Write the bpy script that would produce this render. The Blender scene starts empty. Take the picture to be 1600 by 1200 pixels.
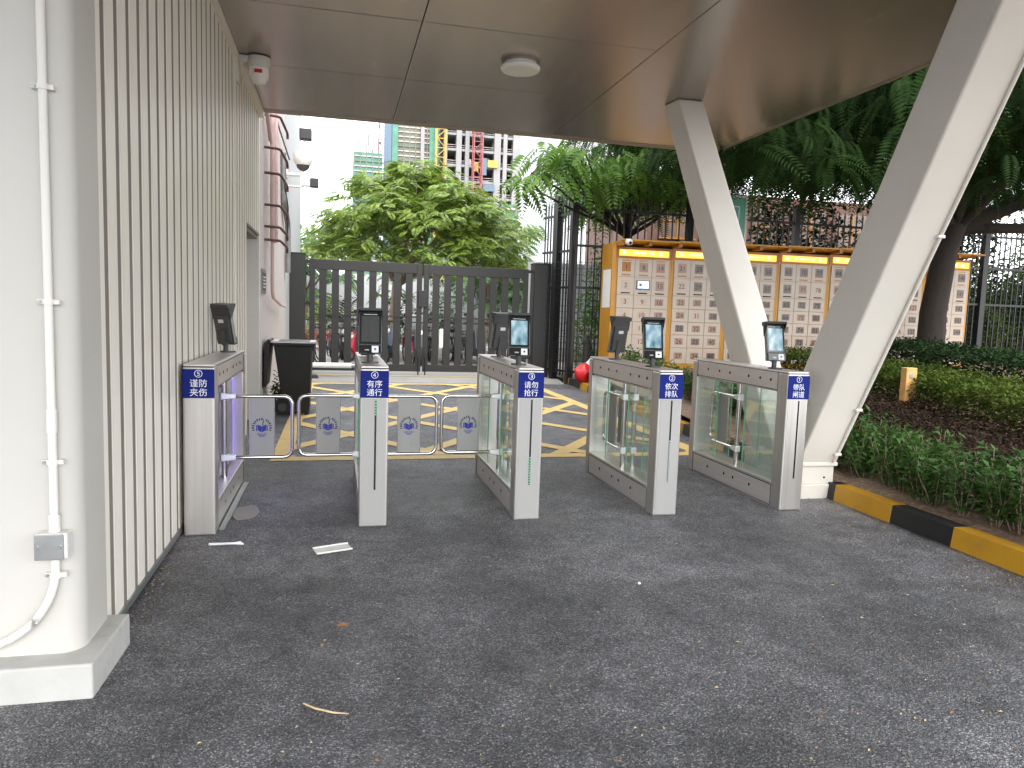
import bpy, math, random
import numpy as np
from mathutils import Vector, Matrix
rnd = random.Random(7)
rng = np.random.default_rng(11)
S = bpy.context.scene
COL = S.collection
R = math.radians

# ------------------------------------------------------------ camera, world, sun, exposure
CAM = Vector((0, 0, 1.3506))
F_PX = 1148.0
RT = Vector((0.9728, -0.2292, 0.0329)).normalized()
FW = Vector((0.2319, 0.9679, -0.0967)).normalized()
UP = RT.cross(FW).normalized()
RT = FW.cross(UP).normalized()
cd = bpy.data.cameras.new('camera'); co = bpy.data.objects.new('camera', cd); COL.objects.link(co)
m3 = Matrix((RT, UP, -FW)).transposed()
co.matrix_world = Matrix.Translation(CAM) @ m3.to_4x4()
cd.sensor_width = 36; cd.lens = F_PX / 1600 * 36; cd.clip_start = 0.05; cd.clip_end = 3000
S.camera = co

def at(px, py, y):
    """world point at depth plane y seen in the direction of photo pixel (px, py): used only to lay out the plan"""
    d = RT * ((px - 800) / F_PX) - UP * ((py - 600) / F_PX) + FW
    return CAM + d * (y / d.y)

SUN_EL, SUN_AZ = 40, 178
W = bpy.data.worlds.new('World'); S.world = W; W.use_nodes = True
nt = W.node_tree; nt.nodes.clear()
def wn(t, **k):
    n = nt.nodes.new(t)
    for a, b in k.items(): setattr(n, a, b)
    return n
sky = wn('ShaderNodeTexSky', sky_type='NISHITA', sun_disc=False, sun_elevation=R(SUN_EL), sun_rotation=R(SUN_AZ))
sky.dust_density = 3.0; sky.air_density = 1.0; sky.ozone_density = 1.0
hs = wn('ShaderNodeHueSaturation'); hs.inputs['Saturation'].default_value = 0.25
tc = wn('ShaderNodeTexCoord'); ns = wn('ShaderNodeTexNoise'); ns.inputs['Scale'].default_value = 2.2; ns.inputs['Detail'].default_value = 6
cr = wn('ShaderNodeValToRGB'); cr.color_ramp.elements[0].color = (8.6, 9.0, 9.6, 1); cr.color_ramp.elements[1].color = (12.0, 12.2, 12.4, 1)
cr.color_ramp.elements[0].position = .3; cr.color_ramp.elements[1].position = .7
mx = wn('ShaderNodeMix', data_type='RGBA'); mx.inputs[0].default_value = 0.8
bg = wn('ShaderNodeBackground'); bg.inputs['Strength'].default_value = 0.13
ow = wn('ShaderNodeOutputWorld')
L = nt.links.new
L(sky.outputs[0], hs.inputs['Color']); L(tc.outputs['Generated'], ns.inputs['Vector']); L(ns.outputs[0], cr.inputs[0])
L(hs.outputs[0], mx.inputs[6]); L(cr.outputs[0], mx.inputs[7]); L(mx.outputs[2], bg.inputs[0]); L(bg.outputs[0], ow.inputs[0])
sl = bpy.data.lights.new('sun', 'SUN'); sl.energy = .85; sl.angle = R(50); sl.color = (1, .97, .92)
so = bpy.data.objects.new('sun', sl); COL.objects.link(so)
sd = Vector((math.sin(R(SUN_AZ)) * math.cos(R(SUN_EL)), math.cos(R(SUN_AZ)) * math.cos(R(SUN_EL)), math.sin(R(SUN_EL))))
so.rotation_euler = sd.to_track_quat('Z', 'Y').to_euler(); so.location = (0, -5, 20)
vs = S.view_settings; vs.view_transform = 'Standard'; vs.look = 'None'; vs.gamma = 1; vs.use_curve_mapping = False
vs.exposure = 1.92
S.cycles.max_bounces = 10; S.cycles.diffuse_bounces = 5; S.cycles.transparent_max_bounces = 16
S.cycles.use_denoising = True

# ------------------------------------------------------------ materials
def mat(name, col, rough=.6, metal=0., var=.12, vscale=4., bump=0., bscale=40., stretch=None, emit=None, es=0., spec=.5, coat=0., rvar=0., dirt=None):
    m = bpy.data.materials.new(name); m.use_nodes = True
    t = m.node_tree; b = t.nodes['Principled BSDF']; l = t.links.new
    b.inputs['Roughness'].default_value = rough; b.inputs['Metallic'].default_value = metal
    b.inputs['Specular IOR Level'].default_value = spec; b.inputs['Coat Weight'].default_value = coat
    geo = t.nodes.new('ShaderNodeNewGeometry'); mp = t.nodes.new('ShaderNodeMapping')
    l(geo.outputs['Position'], mp.inputs[0])
    if stretch: mp.inputs['Scale'].default_value = stretch
    n = t.nodes.new('ShaderNodeTexNoise'); n.inputs['Scale'].default_value = vscale; n.inputs['Detail'].default_value = 8; n.inputs['Roughness'].default_value = .6
    l(mp.outputs[0], n.inputs['Vector'])
    c = t.nodes.new('ShaderNodeValToRGB'); c.color_ramp.elements[0].position = .3; c.color_ramp.elements[1].position = .7
    c.color_ramp.elements[0].color = tuple(x * (1 - var) for x in col) + (1,); c.color_ramp.elements[1].color = tuple(min(1, x * (1 + var)) for x in col) + (1,)
    l(n.outputs[0], c.inputs[0]); out = c.outputs[0]
    if dirt:   # patchy stains with a shape of their own: (colour, scale, lo, hi)
        d = t.nodes.new('ShaderNodeTexNoise'); d.inputs['Scale'].default_value = dirt[1]; d.inputs['Detail'].default_value = 10; d.inputs['Roughness'].default_value = .7
        l(geo.outputs['Position'], d.inputs['Vector'])
        r = t.nodes.new('ShaderNodeMapRange'); r.inputs[1].default_value = dirt[2]; r.inputs[2].default_value = dirt[3]; l(d.outputs[0], r.inputs[0])
        x = t.nodes.new('ShaderNodeMix'); x.data_type = 'RGBA'; l(r.outputs[0], x.inputs[0]); l(out, x.inputs[6]); x.inputs[7].default_value = dirt[0] + (1,); out = x.outputs[2]
    l(out, b.inputs['Base Color'])
    if rvar:
        r = t.nodes.new('ShaderNodeMapRange'); r.inputs[3].default_value = rough - rvar; r.inputs[4].default_value = rough + rvar
        l(n.outputs[0], r.inputs[0]); l(r.outputs[0], b.inputs['Roughness'])
    if bump:
        n2 = t.nodes.new('ShaderNodeTexNoise'); n2.inputs['Scale'].default_value = bscale; n2.inputs['Detail'].default_value = 4; l(mp.outputs[0], n2.inputs['Vector'])
        bp = t.nodes.new('ShaderNodeBump'); bp.inputs['Strength'].default_value = bump; bp.inputs['Distance'].default_value = .004
        l(n2.outputs[0], bp.inputs['Height']); l(bp.outputs[0], b.inputs['Normal'])
    if emit:
        b.inputs['Emission Color'].default_value = emit + (1,); b.inputs['Emission Strength'].default_value = es
    return m

def glass_mat(name, tint, refl=.12, alpha=.9, frost=0.):
    m = bpy.data.materials.new(name); m.use_nodes = True
    t = m.node_tree; t.nodes.clear(); l = t.links.new
    o = t.nodes.new('ShaderNodeOutputMaterial'); tr = t.nodes.new('ShaderNodeBsdfTransparent'); tr.inputs[0].default_value = tint + (1,)
    g = t.nodes.new('ShaderNodeBsdfGlossy'); g.inputs['Roughness'].default_value = .03; g.inputs[0].default_value = (.9, 1, .95, 1)
    lw = t.nodes.new('ShaderNodeLayerWeight'); lw.inputs[0].default_value = .35
    mr = t.nodes.new('ShaderNodeMapRange'); mr.inputs[3].default_value = refl * .5; mr.inputs[4].default_value = min(1, refl * 4); l(lw.outputs['Fresnel'], mr.inputs[0])
    mix = t.nodes.new('ShaderNodeMixShader'); l(mr.outputs[0], mix.inputs[0]); l(tr.outputs[0], mix.inputs[1]); l(g.outputs[0], mix.inputs[2])
    last = mix
    if frost:
        df = t.nodes.new('ShaderNodeBsdfDiffuse'); df.inputs[0].default_value = (.55, .62, .58, 1)
        m2 = t.nodes.new('ShaderNodeMixShader'); m2.inputs[0].default_value = frost; l(mix.outputs[0], m2.inputs[1]); l(df.outputs[0], m2.inputs[2]); last = m2
    l(last.outputs[0], o.inputs[0]); return m

def leaf_mat(name, c0, c1, trans=.35, c2=None, rough=.45, spec=.3):
    m = bpy.data.materials.new(name); m.use_nodes = True
    t = m.node_tree; b = t.nodes['Principled BSDF']; l = t.links.new; o = t.nodes['Material Output']
    g = t.nodes.new('ShaderNodeNewGeometry'); r = t.nodes.new('ShaderNodeValToRGB')
    n = t.nodes.new('ShaderNodeTexNoise'); n.inputs['Scale'].default_value = 1.4; n.inputs['Detail'].default_value = 3; l(g.outputs['Position'], n.inputs['Vector'])
    ad = t.nodes.new('ShaderNodeMath'); ad.operation = 'MULTIPLY_ADD'; ad.inputs[1].default_value = .55; l(g.outputs['Random Per Island'], ad.inputs[0])
    m2 = t.nodes.new('ShaderNodeMath'); m2.operation = 'MULTIPLY_ADD'; m2.inputs[1].default_value = 1.3; m2.inputs[2].default_value = -.42; l(n.outputs[0], m2.inputs[0]); l(m2.outputs[0], ad.inputs[2])
    l(ad.outputs[0], r.inputs[0]); r.color_ramp.elements[0].color = c0 + (1,); r.color_ramp.elements[1].color = c1 + (1,)
    if c2: e = r.color_ramp.elements.new(.93); e.color = c2 + (1,); r.color_ramp.elements[1].position = .85
    l(r.outputs[0], b.inputs['Base Color']); b.inputs['Roughness'].default_value = rough; b.inputs['Specular IOR Level'].default_value = spec
    tl = t.nodes.new('ShaderNodeBsdfTranslucent'); l(r.outputs[0], tl.inputs[0])
    mx = t.nodes.new('ShaderNodeMixShader'); mx.inputs[0].default_value = trans; l(b.outputs[0], mx.inputs[1]); l(tl.outputs[0], mx.inputs[2]); l(mx.outputs[0], o.inputs[0])
    return m

def asphalt_mat():
    m = bpy.data.materials.new('asphalt'); m.use_nodes = True
    t = m.node_tree; b = t.nodes['Principled BSDF']; l = t.links.new; N = t.nodes.new
    g = N('ShaderNodeNewGeometry'); P = g.outputs['Position']
    v = N('ShaderNodeTexVoronoi'); v.inputs['Scale'].default_value = 190; l(P, v.inputs['Vector'])
    sp = N('ShaderNodeSeparateColor'); l(v.outputs['Color'], sp.inputs[0])
    st = N('ShaderNodeValToRGB'); E = st.color_ramp.elements
    E[0].color = (.027, .0275, .033, 1); E[1].position = .72; E[1].color = (.076, .077, .085, 1)
    e = E.new(.93); e.color = (.17, .17, .175, 1); e = E.new(.99); e.color = (.26, .25, .23, 1)
    l(sp.outputs[0], st.inputs[0])
    big = N('ShaderNodeTexNoise'); big.inputs['Scale'].default_value = .9; big.inputs['Detail'].default_value = 9; big.inputs['Roughness'].default_value = .62; l(P, big.inputs['Vector'])
    br = N('ShaderNodeMapRange'); br.inputs[1].default_value = .28; br.inputs[2].default_value = .72; br.inputs[3].default_value = .55; br.inputs[4].default_value = 2.2; l(big.outputs[0], br.inputs[0])
    mu = N('ShaderNodeMix'); mu.data_type = 'RGBA'; mu.blend_type = 'MULTIPLY'; mu.inputs[0].default_value = 1; l(st.outputs[0], mu.inputs[6]); l(br.outputs[0], mu.inputs[7])
    # dusty pale scuffs, stretched along the direction people walk
    mp = N('ShaderNodeMapping'); mp.inputs['Scale'].default_value = (1.5, .65, 1); mp.inputs['Location'].default_value = (3.1, 1.7, 0); l(P, mp.inputs[0])
    du = N('ShaderNodeTexNoise'); du.inputs['Scale'].default_value = 1.1; du.inputs['Detail'].default_value = 12; du.inputs['Roughness'].default_value = .72; l(mp.outputs[0], du.inputs['Vector'])
    dr = N('ShaderNodeMapRange'); dr.inputs[1].default_value = .54; dr.inputs[2].default_value = .76; dr.inputs[4].default_value = .75; l(du.outputs[0], dr.inputs[0])
    m2 = N('ShaderNodeMix'); m2.data_type = 'RGBA'; l(dr.outputs[0], m2.inputs[0]); l(mu.outputs[2], m2.inputs[6]); m2.inputs[7].default_value = (.17, .165, .155, 1)
    mo = N('ShaderNodeTexNoise'); mo.inputs['Scale'].default_value = 5.5; mo.inputs['Detail'].default_value = 7; mo.inputs['Roughness'].default_value = .7; l(P, mo.inputs['Vector'])
    mr = N('ShaderNodeMapRange'); mr.inputs[1].default_value = .3; mr.inputs[2].default_value = .7; mr.inputs[3].default_value = .62; mr.inputs[4].default_value = 1.5; l(mo.outputs[0], mr.inputs[0])
    m3 = N('ShaderNodeMix'); m3.data_type = 'RGBA'; m3.blend_type = 'MULTIPLY'; m3.inputs[0].default_value = 1; l(m2.outputs[2], m3.inputs[6]); l(mr.outputs[0], m3.inputs[7]); m2 = m3
    # joint between two pours of asphalt, crossing the drive
    sx = N('ShaderNodeSeparateXYZ'); l(P, sx.inputs[0])
    wv = N('ShaderNodeTexNoise'); wv.inputs['Scale'].default_value = 1.6; wv.inputs['Detail'].default_value = 5; l(P, wv.inputs['Vector'])
    q1 = N('ShaderNodeMath'); q1.operation = 'MULTIPLY_ADD'; q1.inputs[1].default_value = .16; l(sx.outputs[0], q1.inputs[0]); l(sx.outputs[1], q1.inputs[2])
    q2 = N('ShaderNodeMath'); q2.operation = 'MULTIPLY_ADD'; q2.inputs[1].default_value = .35; l(wv.outputs[0], q2.inputs[0]); l(q1.outputs[0], q2.inputs[2])
    q3 = N('ShaderNodeMapRange'); q3.inputs[1].default_value = 3.80; q3.inputs[2].default_value = 3.86; q3.inputs[3].default_value = .86; q3.inputs[4].default_value = 1.12; l(q2.outputs[0], q3.inputs[0])
    m4 = N('ShaderNodeMix'); m4.data_type = 'RGBA'; m4.blend_type = 'MULTIPLY'; m4.inputs[0].default_value = 1; l(m2.outputs[2], m4.inputs[6]); l(q3.outputs[0], m4.inputs[7])
    # dark oily drips
    ol = N('ShaderNodeTexNoise'); ol.inputs['Scale'].default_value = 2.3; ol.inputs['Detail'].default_value = 8; ol.inputs['Roughness'].default_value = .75; l(P, ol.inputs['Vector'])
    om = N('ShaderNodeMapRange'); om.inputs[1].default_value = .60; om.inputs[2].default_value = .74; om.inputs[3].default_value = 1; om.inputs[4].default_value = .5; l(ol.outputs[0], om.inputs[0])
    m5 = N('ShaderNodeMix'); m5.data_type = 'RGBA'; m5.blend_type = 'MULTIPLY'; m5.inputs[0].default_value = 1; l(m4.outputs[2], m5.inputs[6]); l(om.outputs[0], m5.inputs[7])
    l(m5.outputs[2], b.inputs['Base Color'])
    rr = N('ShaderNodeMapRange'); rr.inputs[3].default_value = .32; rr.inputs[4].default_value = .75; l(sp.outputs[1], rr.inputs[0]); l(rr.outputs[0], b.inputs['Roughness'])
    v2 = N('ShaderNodeTexVoronoi'); v2.inputs['Scale'].default_value = 90; l(P, v2.inputs['Vector'])
    ad = N('ShaderNodeMath'); l(v.outputs['Distance'], ad.inputs[0]); l(v2.outputs['Distance'], ad.inputs[1])
    bp = N('ShaderNodeBump'); bp.inputs['Strength'].default_value = .75; bp.inputs['Distance'].default_value = .006; bp.invert = True; l(ad.outputs[0], bp.inputs['Height']); l(bp.outputs[0], b.inputs['Normal'])
    b.inputs['Specular IOR Level'].default_value = .5
    return m

M = {}
M['asphalt'] = asphalt_mat()
M['white_paint'] = mat('white_paint', (.49, .475, .44), .45, var=.04, vscale=1.2, bump=.08, bscale=25, dirt=((.46, .43, .37), 4, .64, .92))
M['slat_white'] = mat('slat_white', (.84, .795, .715), .38, var=.03, vscale=2, dirt=((.62, .56, .48), 3, .62, .95))
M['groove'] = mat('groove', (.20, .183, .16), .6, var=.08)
M['plinth'] = mat('plinth', (.42, .415, .395), .75, var=.08, vscale=9, bump=1., bscale=14, dirt=((.30, .29, .265), 7, .56, .72))
M['wall_pink'] = mat('wall_pink', (.50, .45, .43), .7, var=.03, bump=.1)
M['wall_grey'] = mat('wall_grey', (.42, .42, .425), .7, var=.03)
M['soffit'] = mat('soffit', (.42, .375, .34), .25, metal=.8, var=.07, vscale=1.3, stretch=(5, .6, 1), rvar=.05)
M['fascia'] = mat('fascia', (.33, .285, .25), .5, metal=.5, var=.05)
M['joint'] = mat('joint', (.06, .05, .045), .8)
M['column'] = mat('column', (.68, .645, .58), .55, var=.04, vscale=1.5, bump=.06, bscale=18, dirt=((.50, .45, .36), 5, .64, .9))
M['steel'] = mat('steel', (.56, .535, .51), .36, metal=.75, var=.09, vscale=1.2, stretch=(22, 22, .5), rvar=.08)
M['steel_side'] = mat('steel_side', (.68, .635, .605), .36, metal=.55, var=.07, vscale=2.5, stretch=(1, .8, 12), rvar=.10)
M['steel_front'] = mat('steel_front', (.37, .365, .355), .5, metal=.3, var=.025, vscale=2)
M['chrome'] = mat('chrome', (.66, .64, .61), .12, metal=1, var=.03)
M['clamp'] = mat('clamp', (.75, .77, .78), .35, metal=.6)
M['black'] = mat('black', (.012, .012, .013), .45)
M['black_gloss'] = mat('black_gloss', (.012, .013, .015), .12)
M['dark_grey'] = mat('dark_grey', (.06, .06, .058), .5, var=.08)
M['hole'] = mat('hole', (.01, .01, .01), .25)
M['sign_blue'] = mat('sign_blue', (.006, .016, .17), .6, var=.05, spec=.15)
M['white_ink'] = mat('white_ink', (.82, .84, .88), .5, var=.01)
M['green_led'] = mat('green_led', (.02, .3, .12), .4, emit=(.1, .9, .4), es=.16)
M['pale_led'] = mat('pale_led', (.5, .6, .6), .3)
M['purple_led'] = mat('purple_led', (.3, .25, .7), .3, emit=(.30, .2, 1.0), es=1.0)
M['acrylic'] = mat('acrylic', (.30, .29, .42), .2, spec=.6)
M['green_edge'] = mat('green_edge', (.12, .30, .20), .15, var=.05, emit=(.2, .8, .45), es=.02)  # glass edge with a faint glow added, not a light source
M['glass'] = glass_mat('glass', (.97, .99, .98), .05)
M['glass_frost'] = glass_mat('glass_frost', (.965, .985, .975), .07, frost=.05)
M['wing_plate'] = mat('wing_plate', (.30, .30, .29), .4, metal=.25, var=.05, vscale=4, stretch=(3, 3, .5))
M['emblem_blue'] = mat('emblem_blue', (.003, .012, .26), .4)
M['emblem_dark'] = mat('emblem_dark', (.008, .012, .08), .4)
M['gate_grey'] = mat('gate_grey', (.012, .0115, .0115), .5, var=.1, vscale=3)
M['fence_black'] = mat('fence_black', (.012, .012, .013), .45, var=.1)
M['bin_black'] = mat('bin_black', (.006, .006, .006), .5, var=.15, bump=.15, bscale=30)
M['bag_white'] = mat('bag_white', (.6, .6, .6), .35, bump=.5, bscale=20)
M['bag_red'] = mat('bag_red', (.55, .01, .015), .3, bump=.6, bscale=12)
M['yellow_paint'] = mat('yellow_paint', (.70, .49, .17), .65, var=.1, vscale=5, dirt=((.30, .26, .2), 11, .60, .84))
M['kerb_yellow'] = mat('kerb_yellow', (.46, .235, .008), .5, var=.12, vscale=6, bump=.2, dirt=((.24, .15, .04), 8, .58, .82))
M['kerb_black'] = mat('kerb_black', (.009, .009, .009), .5, var=.2, vscale=8, bump=.2, dirt=((.05, .048, .045), 9, .6, .85))
M['concrete'] = mat('concrete', (.29, .28, .26), .8, var=.12, vscale=2, bump=.2)
M['soil'] = mat('soil', (.19, .125, .085), .95, var=.4, vscale=22, bump=1., bscale=40, dirt=((.42, .31, .2), 30, .52, .70))
M['bark'] = mat('bark', (.022, .017, .013), .9, var=.3, vscale=8, stretch=(3, 3, .6), bump=1., bscale=9)
M['bark_light'] = mat('bark_light', (.20, .15, .10), .9, var=.25, vscale=6, bump=.6, bscale=9)
M['pipe_pink'] = mat('pipe_pink', (.58, .42, .40), .55, var=.08)
M['bracket'] = mat('bracket', (.10, .035, .035), .5, var=.2)
M['conduit'] = mat('conduit', (.66, .64, .60), .4, var=.03)
M['zinc'] = mat('zinc', (.30, .31, .31), .42, metal=.7, var=.15, vscale=12)
M['screen_on'] = None
M['screen_off'] = mat('screen_off', (.07, .075, .075), .1, var=.15, vscale=2, stretch=(20, 1, .5))
M['locker_orange'] = mat('locker_orange', (.43, .20, .012), .4, var=.08)
M['locker_brown'] = mat('locker_brown', (.30, .12, .012), .45, var=.12)
M['locker_door'] = mat('locker_door', (.42, .35, .285), .35, var=.03)
M['door_window'] = mat('door_window', (.27, .165, .11), .3, var=.25, vscale=3)
M['door_window_dark'] = mat('door_window_dark', (.13, .09, .07), .3, var=.3, vscale=3)
M['door_window_pale'] = mat('door_window_pale', (.42, .32, .25), .3, var=.1, vscale=3)
M['ink'] = mat('ink', (.012, .008, .006), .7)
M['lit_sign'] = mat('lit_sign', (.8, .5, .05), .4, emit=(1., .50, .05), es=.42)
M['lit_text'] = mat('lit_text', (.9, .85, .6), .4, emit=(1., .85, .5), es=.5)
M['small_screen'] = mat('small_screen', (.3, .4, .8), .2, emit=(.42, .55, 1.), es=.4)
M['lamp_white'] = mat('lamp_white', (.88, .87, .82), .4, var=.02)
M['teal'] = mat('teal', (.13, .42, .34), .45, var=.06)
M['hoarding'] = mat('hoarding', (.40, .41, .42), .5, var=.06)
M['netting'] = mat('netting', (.07, .18, .135), .8, var=.25, vscale=.5, bump=.4)
M['netting_brown'] = mat('netting_brown', (.14, .15, .115), .85, var=.2, vscale=.4)
M['frame_conc'] = mat('frame_conc', (.22, .215, .21), .8, var=.08, vscale=.4)
M['int_dark'] = mat('int_dark', (.07, .062, .06), .9, var=.3, vscale=.3)
M['crane_red'] = mat('crane_red', (.22, .045, .045), .5)
M['hoist_blue'] = mat('hoist_blue', (.07, .11, .16), .5)
M['sheet_yellow'] = mat('sheet_yellow', (.40, .25, .04), .6)
M['brown_wall'] = mat('brown_wall', (.11, .055, .04), .8, var=.15)
M['brick_pink'] = mat('brick_pink', (.5, .33, .27), .8, var=.15, vscale=3)
M['tyre'] = mat('tyre', (.015, .015, .015), .7)
M['cardboard'] = mat('cardboard', (.66, .65, .62), .6, var=.04)
M['dry_leaf'] = mat('dry_leaf', (.30, .12, .05), .7, var=.3, vscale=60)
M['straw'] = mat('straw', (.42, .32, .19), .8, var=.3, vscale=30)
M['wood_post'] = mat('wood_post', (.45, .25, .08), .7, var=.2, vscale=10)
M['leaf_tree'] = leaf_mat('leaf_tree', (.014, .045, .010), (.13, .22, .032), .38, c2=(.24, .33, .05))
M['leaf_tree_far'] = leaf_mat('leaf_tree_far', (.035, .085, .04), (.14, .23, .09), .35)
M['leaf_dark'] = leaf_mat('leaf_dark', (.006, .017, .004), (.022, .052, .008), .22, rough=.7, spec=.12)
M['leaf_bright'] = leaf_mat('leaf_bright', (.03, .075, .014), (.14, .26, .035), .45)  # light green, with backlight put into it for the overhanging branches
M['leaf_shrub'] = leaf_mat('leaf_shrub', (.020, .058, .013), (.078, .165, .034), .25, rough=.6, spec=.2)
M['leaf_purple'] = leaf_mat('leaf_purple', (.010, .006, .006), (.032, .018, .016), .2, c2=(.055, .036, .024), rough=.75, spec=.08)
M['leaf_hedge'] = leaf_mat('leaf_hedge', (.025, .045, .008), (.085, .12, .018), .3, rough=.65, spec=.12)
M['leaf_hedge_dark'] = leaf_mat('leaf_hedge_dark', (.009, .024, .009), (.028, .055, .018), .25, rough=.65, spec=.12)

def screen_mat():
    m = bpy.data.materials.new('screen_on'); m.use_nodes = True
    t = m.node_tree; b = t.nodes['Principled BSDF']; l = t.links.new; N = t.nodes.new
    g = N('ShaderNodeTexCoord'); mp = N('ShaderNodeMapping'); mp.inputs['Scale'].default_value = (26, 26, 14); l(g.outputs['Object'], mp.inputs[0])
    n = N('ShaderNodeTexNoise'); n.inputs['Scale'].default_value = 1.; n.inputs['Detail'].default_value = 5; l(mp.outputs[0], n.inputs['Vector'])
    sx = N('ShaderNodeSeparateXYZ'); l(g.outputs['Object'], sx.inputs[0])
    r = N('ShaderNodeValToRGB'); E = r.color_ramp.elements; E[0].position = .3; E[0].color = (.06, .16, .21, 1); E[1].position = .7; E[1].color = (.68, .82, .88, 1)
    e = E.new(.5); e.color = (.26, .44, .52, 1); l(n.outputs[0], r.inputs[0])
    l(r.outputs[0], b.inputs['Emission Color']); b.inputs['Emission Strength'].default_value = .27; b.inputs['Base Color'].default_value = (.03, .04, .05, 1); b.inputs['Roughness'].default_value = .15
    return m
M['screen_on'] = screen_mat()

# ------------------------------------------------------------ mesh builder
_txt = {}
def text_geo(s):
    if s not in _txt:
        c = bpy.data.curves.new('glyphs', 'FONT'); c.body = s; c.align_x = 'CENTER'; c.resolution_u = 3
        o = bpy.data.objects.new('glyphs', c); COL.objects.link(o)
        me = bpy.data.meshes.new_from_object(o.evaluated_get(bpy.context.evaluated_depsgraph_get()))
        _txt[s] = ([tuple(v.co[:2]) for v in me.vertices], [tuple(p.vertices) for p in me.polygons])
        bpy.data.objects.remove(o); bpy.data.curves.remove(c); bpy.data.meshes.remove(me)
    return _txt[s]

class MB:
    def __init__(s): s.v = []; s.f = []; s.m = []; s.s = []; s.mats = []
    def mi(s, m):
        if m not in s.mats: s.mats.append(m)
        return s.mats.index(m)
    def add(s, vs, fs, m, smooth=False):
        o = len(s.v); s.v += [tuple(v) for v in vs]; i = s.mi(m)
        for f in fs: s.f.append(tuple(o + k for k in f)); s.m.append(i); s.s.append(smooth)
    def box(s, x0, x1, y0, y1, z0, z1, m):
        s.add([(x0, y0, z0), (x1, y0, z0), (x1, y1, z0), (x0, y1, z0), (x0, y0, z1), (x1, y0, z1), (x1, y1, z1), (x0, y1, z1)],
              [(0, 3, 2, 1), (4, 5, 6, 7), (0, 1, 5, 4), (1, 2, 6, 5), (2, 3, 7, 6), (3, 0, 4, 7)], m)
    def hexa(s, lo, hi, m):   # two rings of four points
        s.add(list(lo) + list(hi), [(0, 3, 2, 1), (4, 5, 6, 7), (0, 1, 5, 4), (1, 2, 6, 5), (2, 3, 7, 6), (3, 0, 4, 7)], m)
    def ring(s, rings, m, caps=True, smooth=True, close=False):
        n = len(rings[0]); vs = [p for r in rings for p in r]; fs = []
        k = len(rings)
        for a in range(k - 1 + (1 if close else 0)):
            b = (a + 1) % k
            for i in range(n): j = (i + 1) % n; fs.append((a * n + i, a * n + j, b * n + j, b * n + i))
        s.add(vs, fs, m, smooth)
        if caps and not close: s.add(rings[0], [tuple(reversed(range(n)))], m); s.add(rings[-1], [tuple(range(n))], m)
    def tube(s, pts, r, m, n=10, close=False, caps=True):
        P = [Vector(p) for p in pts]; k = len(P); rr = r if isinstance(r, (list, tuple)) else [r] * k
        rings = []; u = None
        for i in range(k):
            if close: t = (P[(i + 1) % k] - P[i - 1])
            else: t = (P[min(i + 1, k - 1)] - P[max(i - 1, 0)])
            t.normalize()
            if u is None: u = t.cross(Vector((0, 0, 1)) if abs(t.z) < .9 else Vector((1, 0, 0))).normalized()
            else: u = (u - t * u.dot(t)).normalized()
            w = t.cross(u)
            rings.append([P[i] + (u * math.cos(2 * math.pi * j / n) + w * math.sin(2 * math.pi * j / n)) * rr[i] for j in range(n)])
        s.ring(rings, m, caps, True, close)
    def disc(s, c, nrm, r, h, m, n=20):   # short cylinder from c along nrm
        nrm = Vector(nrm).normalized(); c = Vector(c); s.tube([c, c + nrm * h], r, m, n)
    def poly(s, pts, m): s.add(pts, [tuple(range(len(pts)))], m)
    def prism(s, pts, d, m):
        d = Vector(d); n = len(pts); q = [Vector(p) + d for p in pts]
        s.add([Vector(p) for p in pts] + q, [tuple(reversed(range(n))), tuple(range(n, 2 * n))] + [(i, (i + 1) % n, n + (i + 1) % n, n + i) for i in range(n)], m)
    def text(s, t, o, size, m, ux=(1, 0, 0), uy=(0, 0, 1)):
        V, F = text_geo(t); o = Vector(o); ux = Vector(ux) * size; uy = Vector(uy) * size
        s.add([o + ux * x + uy * y for x, y in V], F, m)
    def build(s, name, parent=None, bevel=0., seg=2, at=None):
        me = bpy.data.meshes.new(name); me.from_pydata(s.v, [], s.f)
        for x in s.mats: me.materials.append(x)
        me.polygons.foreach_set('material_index', s.m); me.polygons.foreach_set('use_smooth', s.s); me.update()
        o = bpy.data.objects.new(name, me); COL.objects.link(o)
        if parent is not None: o.parent = parent
        if at is not None: o.location = at
        if bevel:
            b = o.modifiers.new('bevel', 'BEVEL'); b.width = bevel; b.segments = seg; b.limit_method = 'ANGLE'; b.angle_limit = R(50)
        return o

def fast_mesh(name, V, F, material, parent=None):
    me = bpy.data.meshes.new(name); V = np.asarray(V, np.float32); F = np.asarray(F, np.int32)
    n, k = F.shape
    me.vertices.add(len(V)); me.vertices.foreach_set('co', V.ravel()); me.loops.add(n * k); me.loops.foreach_set('vertex_index', F.ravel())
    me.polygons.add(n); me.polygons.foreach_set('loop_start', np.arange(0, n * k, k, dtype=np.int32)); me.polygons.foreach_set('loop_total', np.full(n, k, np.int32))
    me.update(calc_edges=True); me.materials.append(material)
    o = bpy.data.objects.new(name, me); COL.objects.link(o)
    if parent is not None: o.parent = parent
    return o

def fillet(pts, r, n=6):
    P = [Vector(p) for p in pts]; out = [P[0]]
    for i in range(1, len(P) - 1):
        a, b, c = P[i - 1], P[i], P[i + 1]
        p, q = b + (a - b).normalized() * r, b + (c - b).normalized() * r
        for k in range(n + 1):
            t = k / n; out.append(p * (1 - t) ** 2 + b * 2 * t * (1 - t) + q * t * t)
    return out + [P[-1]]

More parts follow.
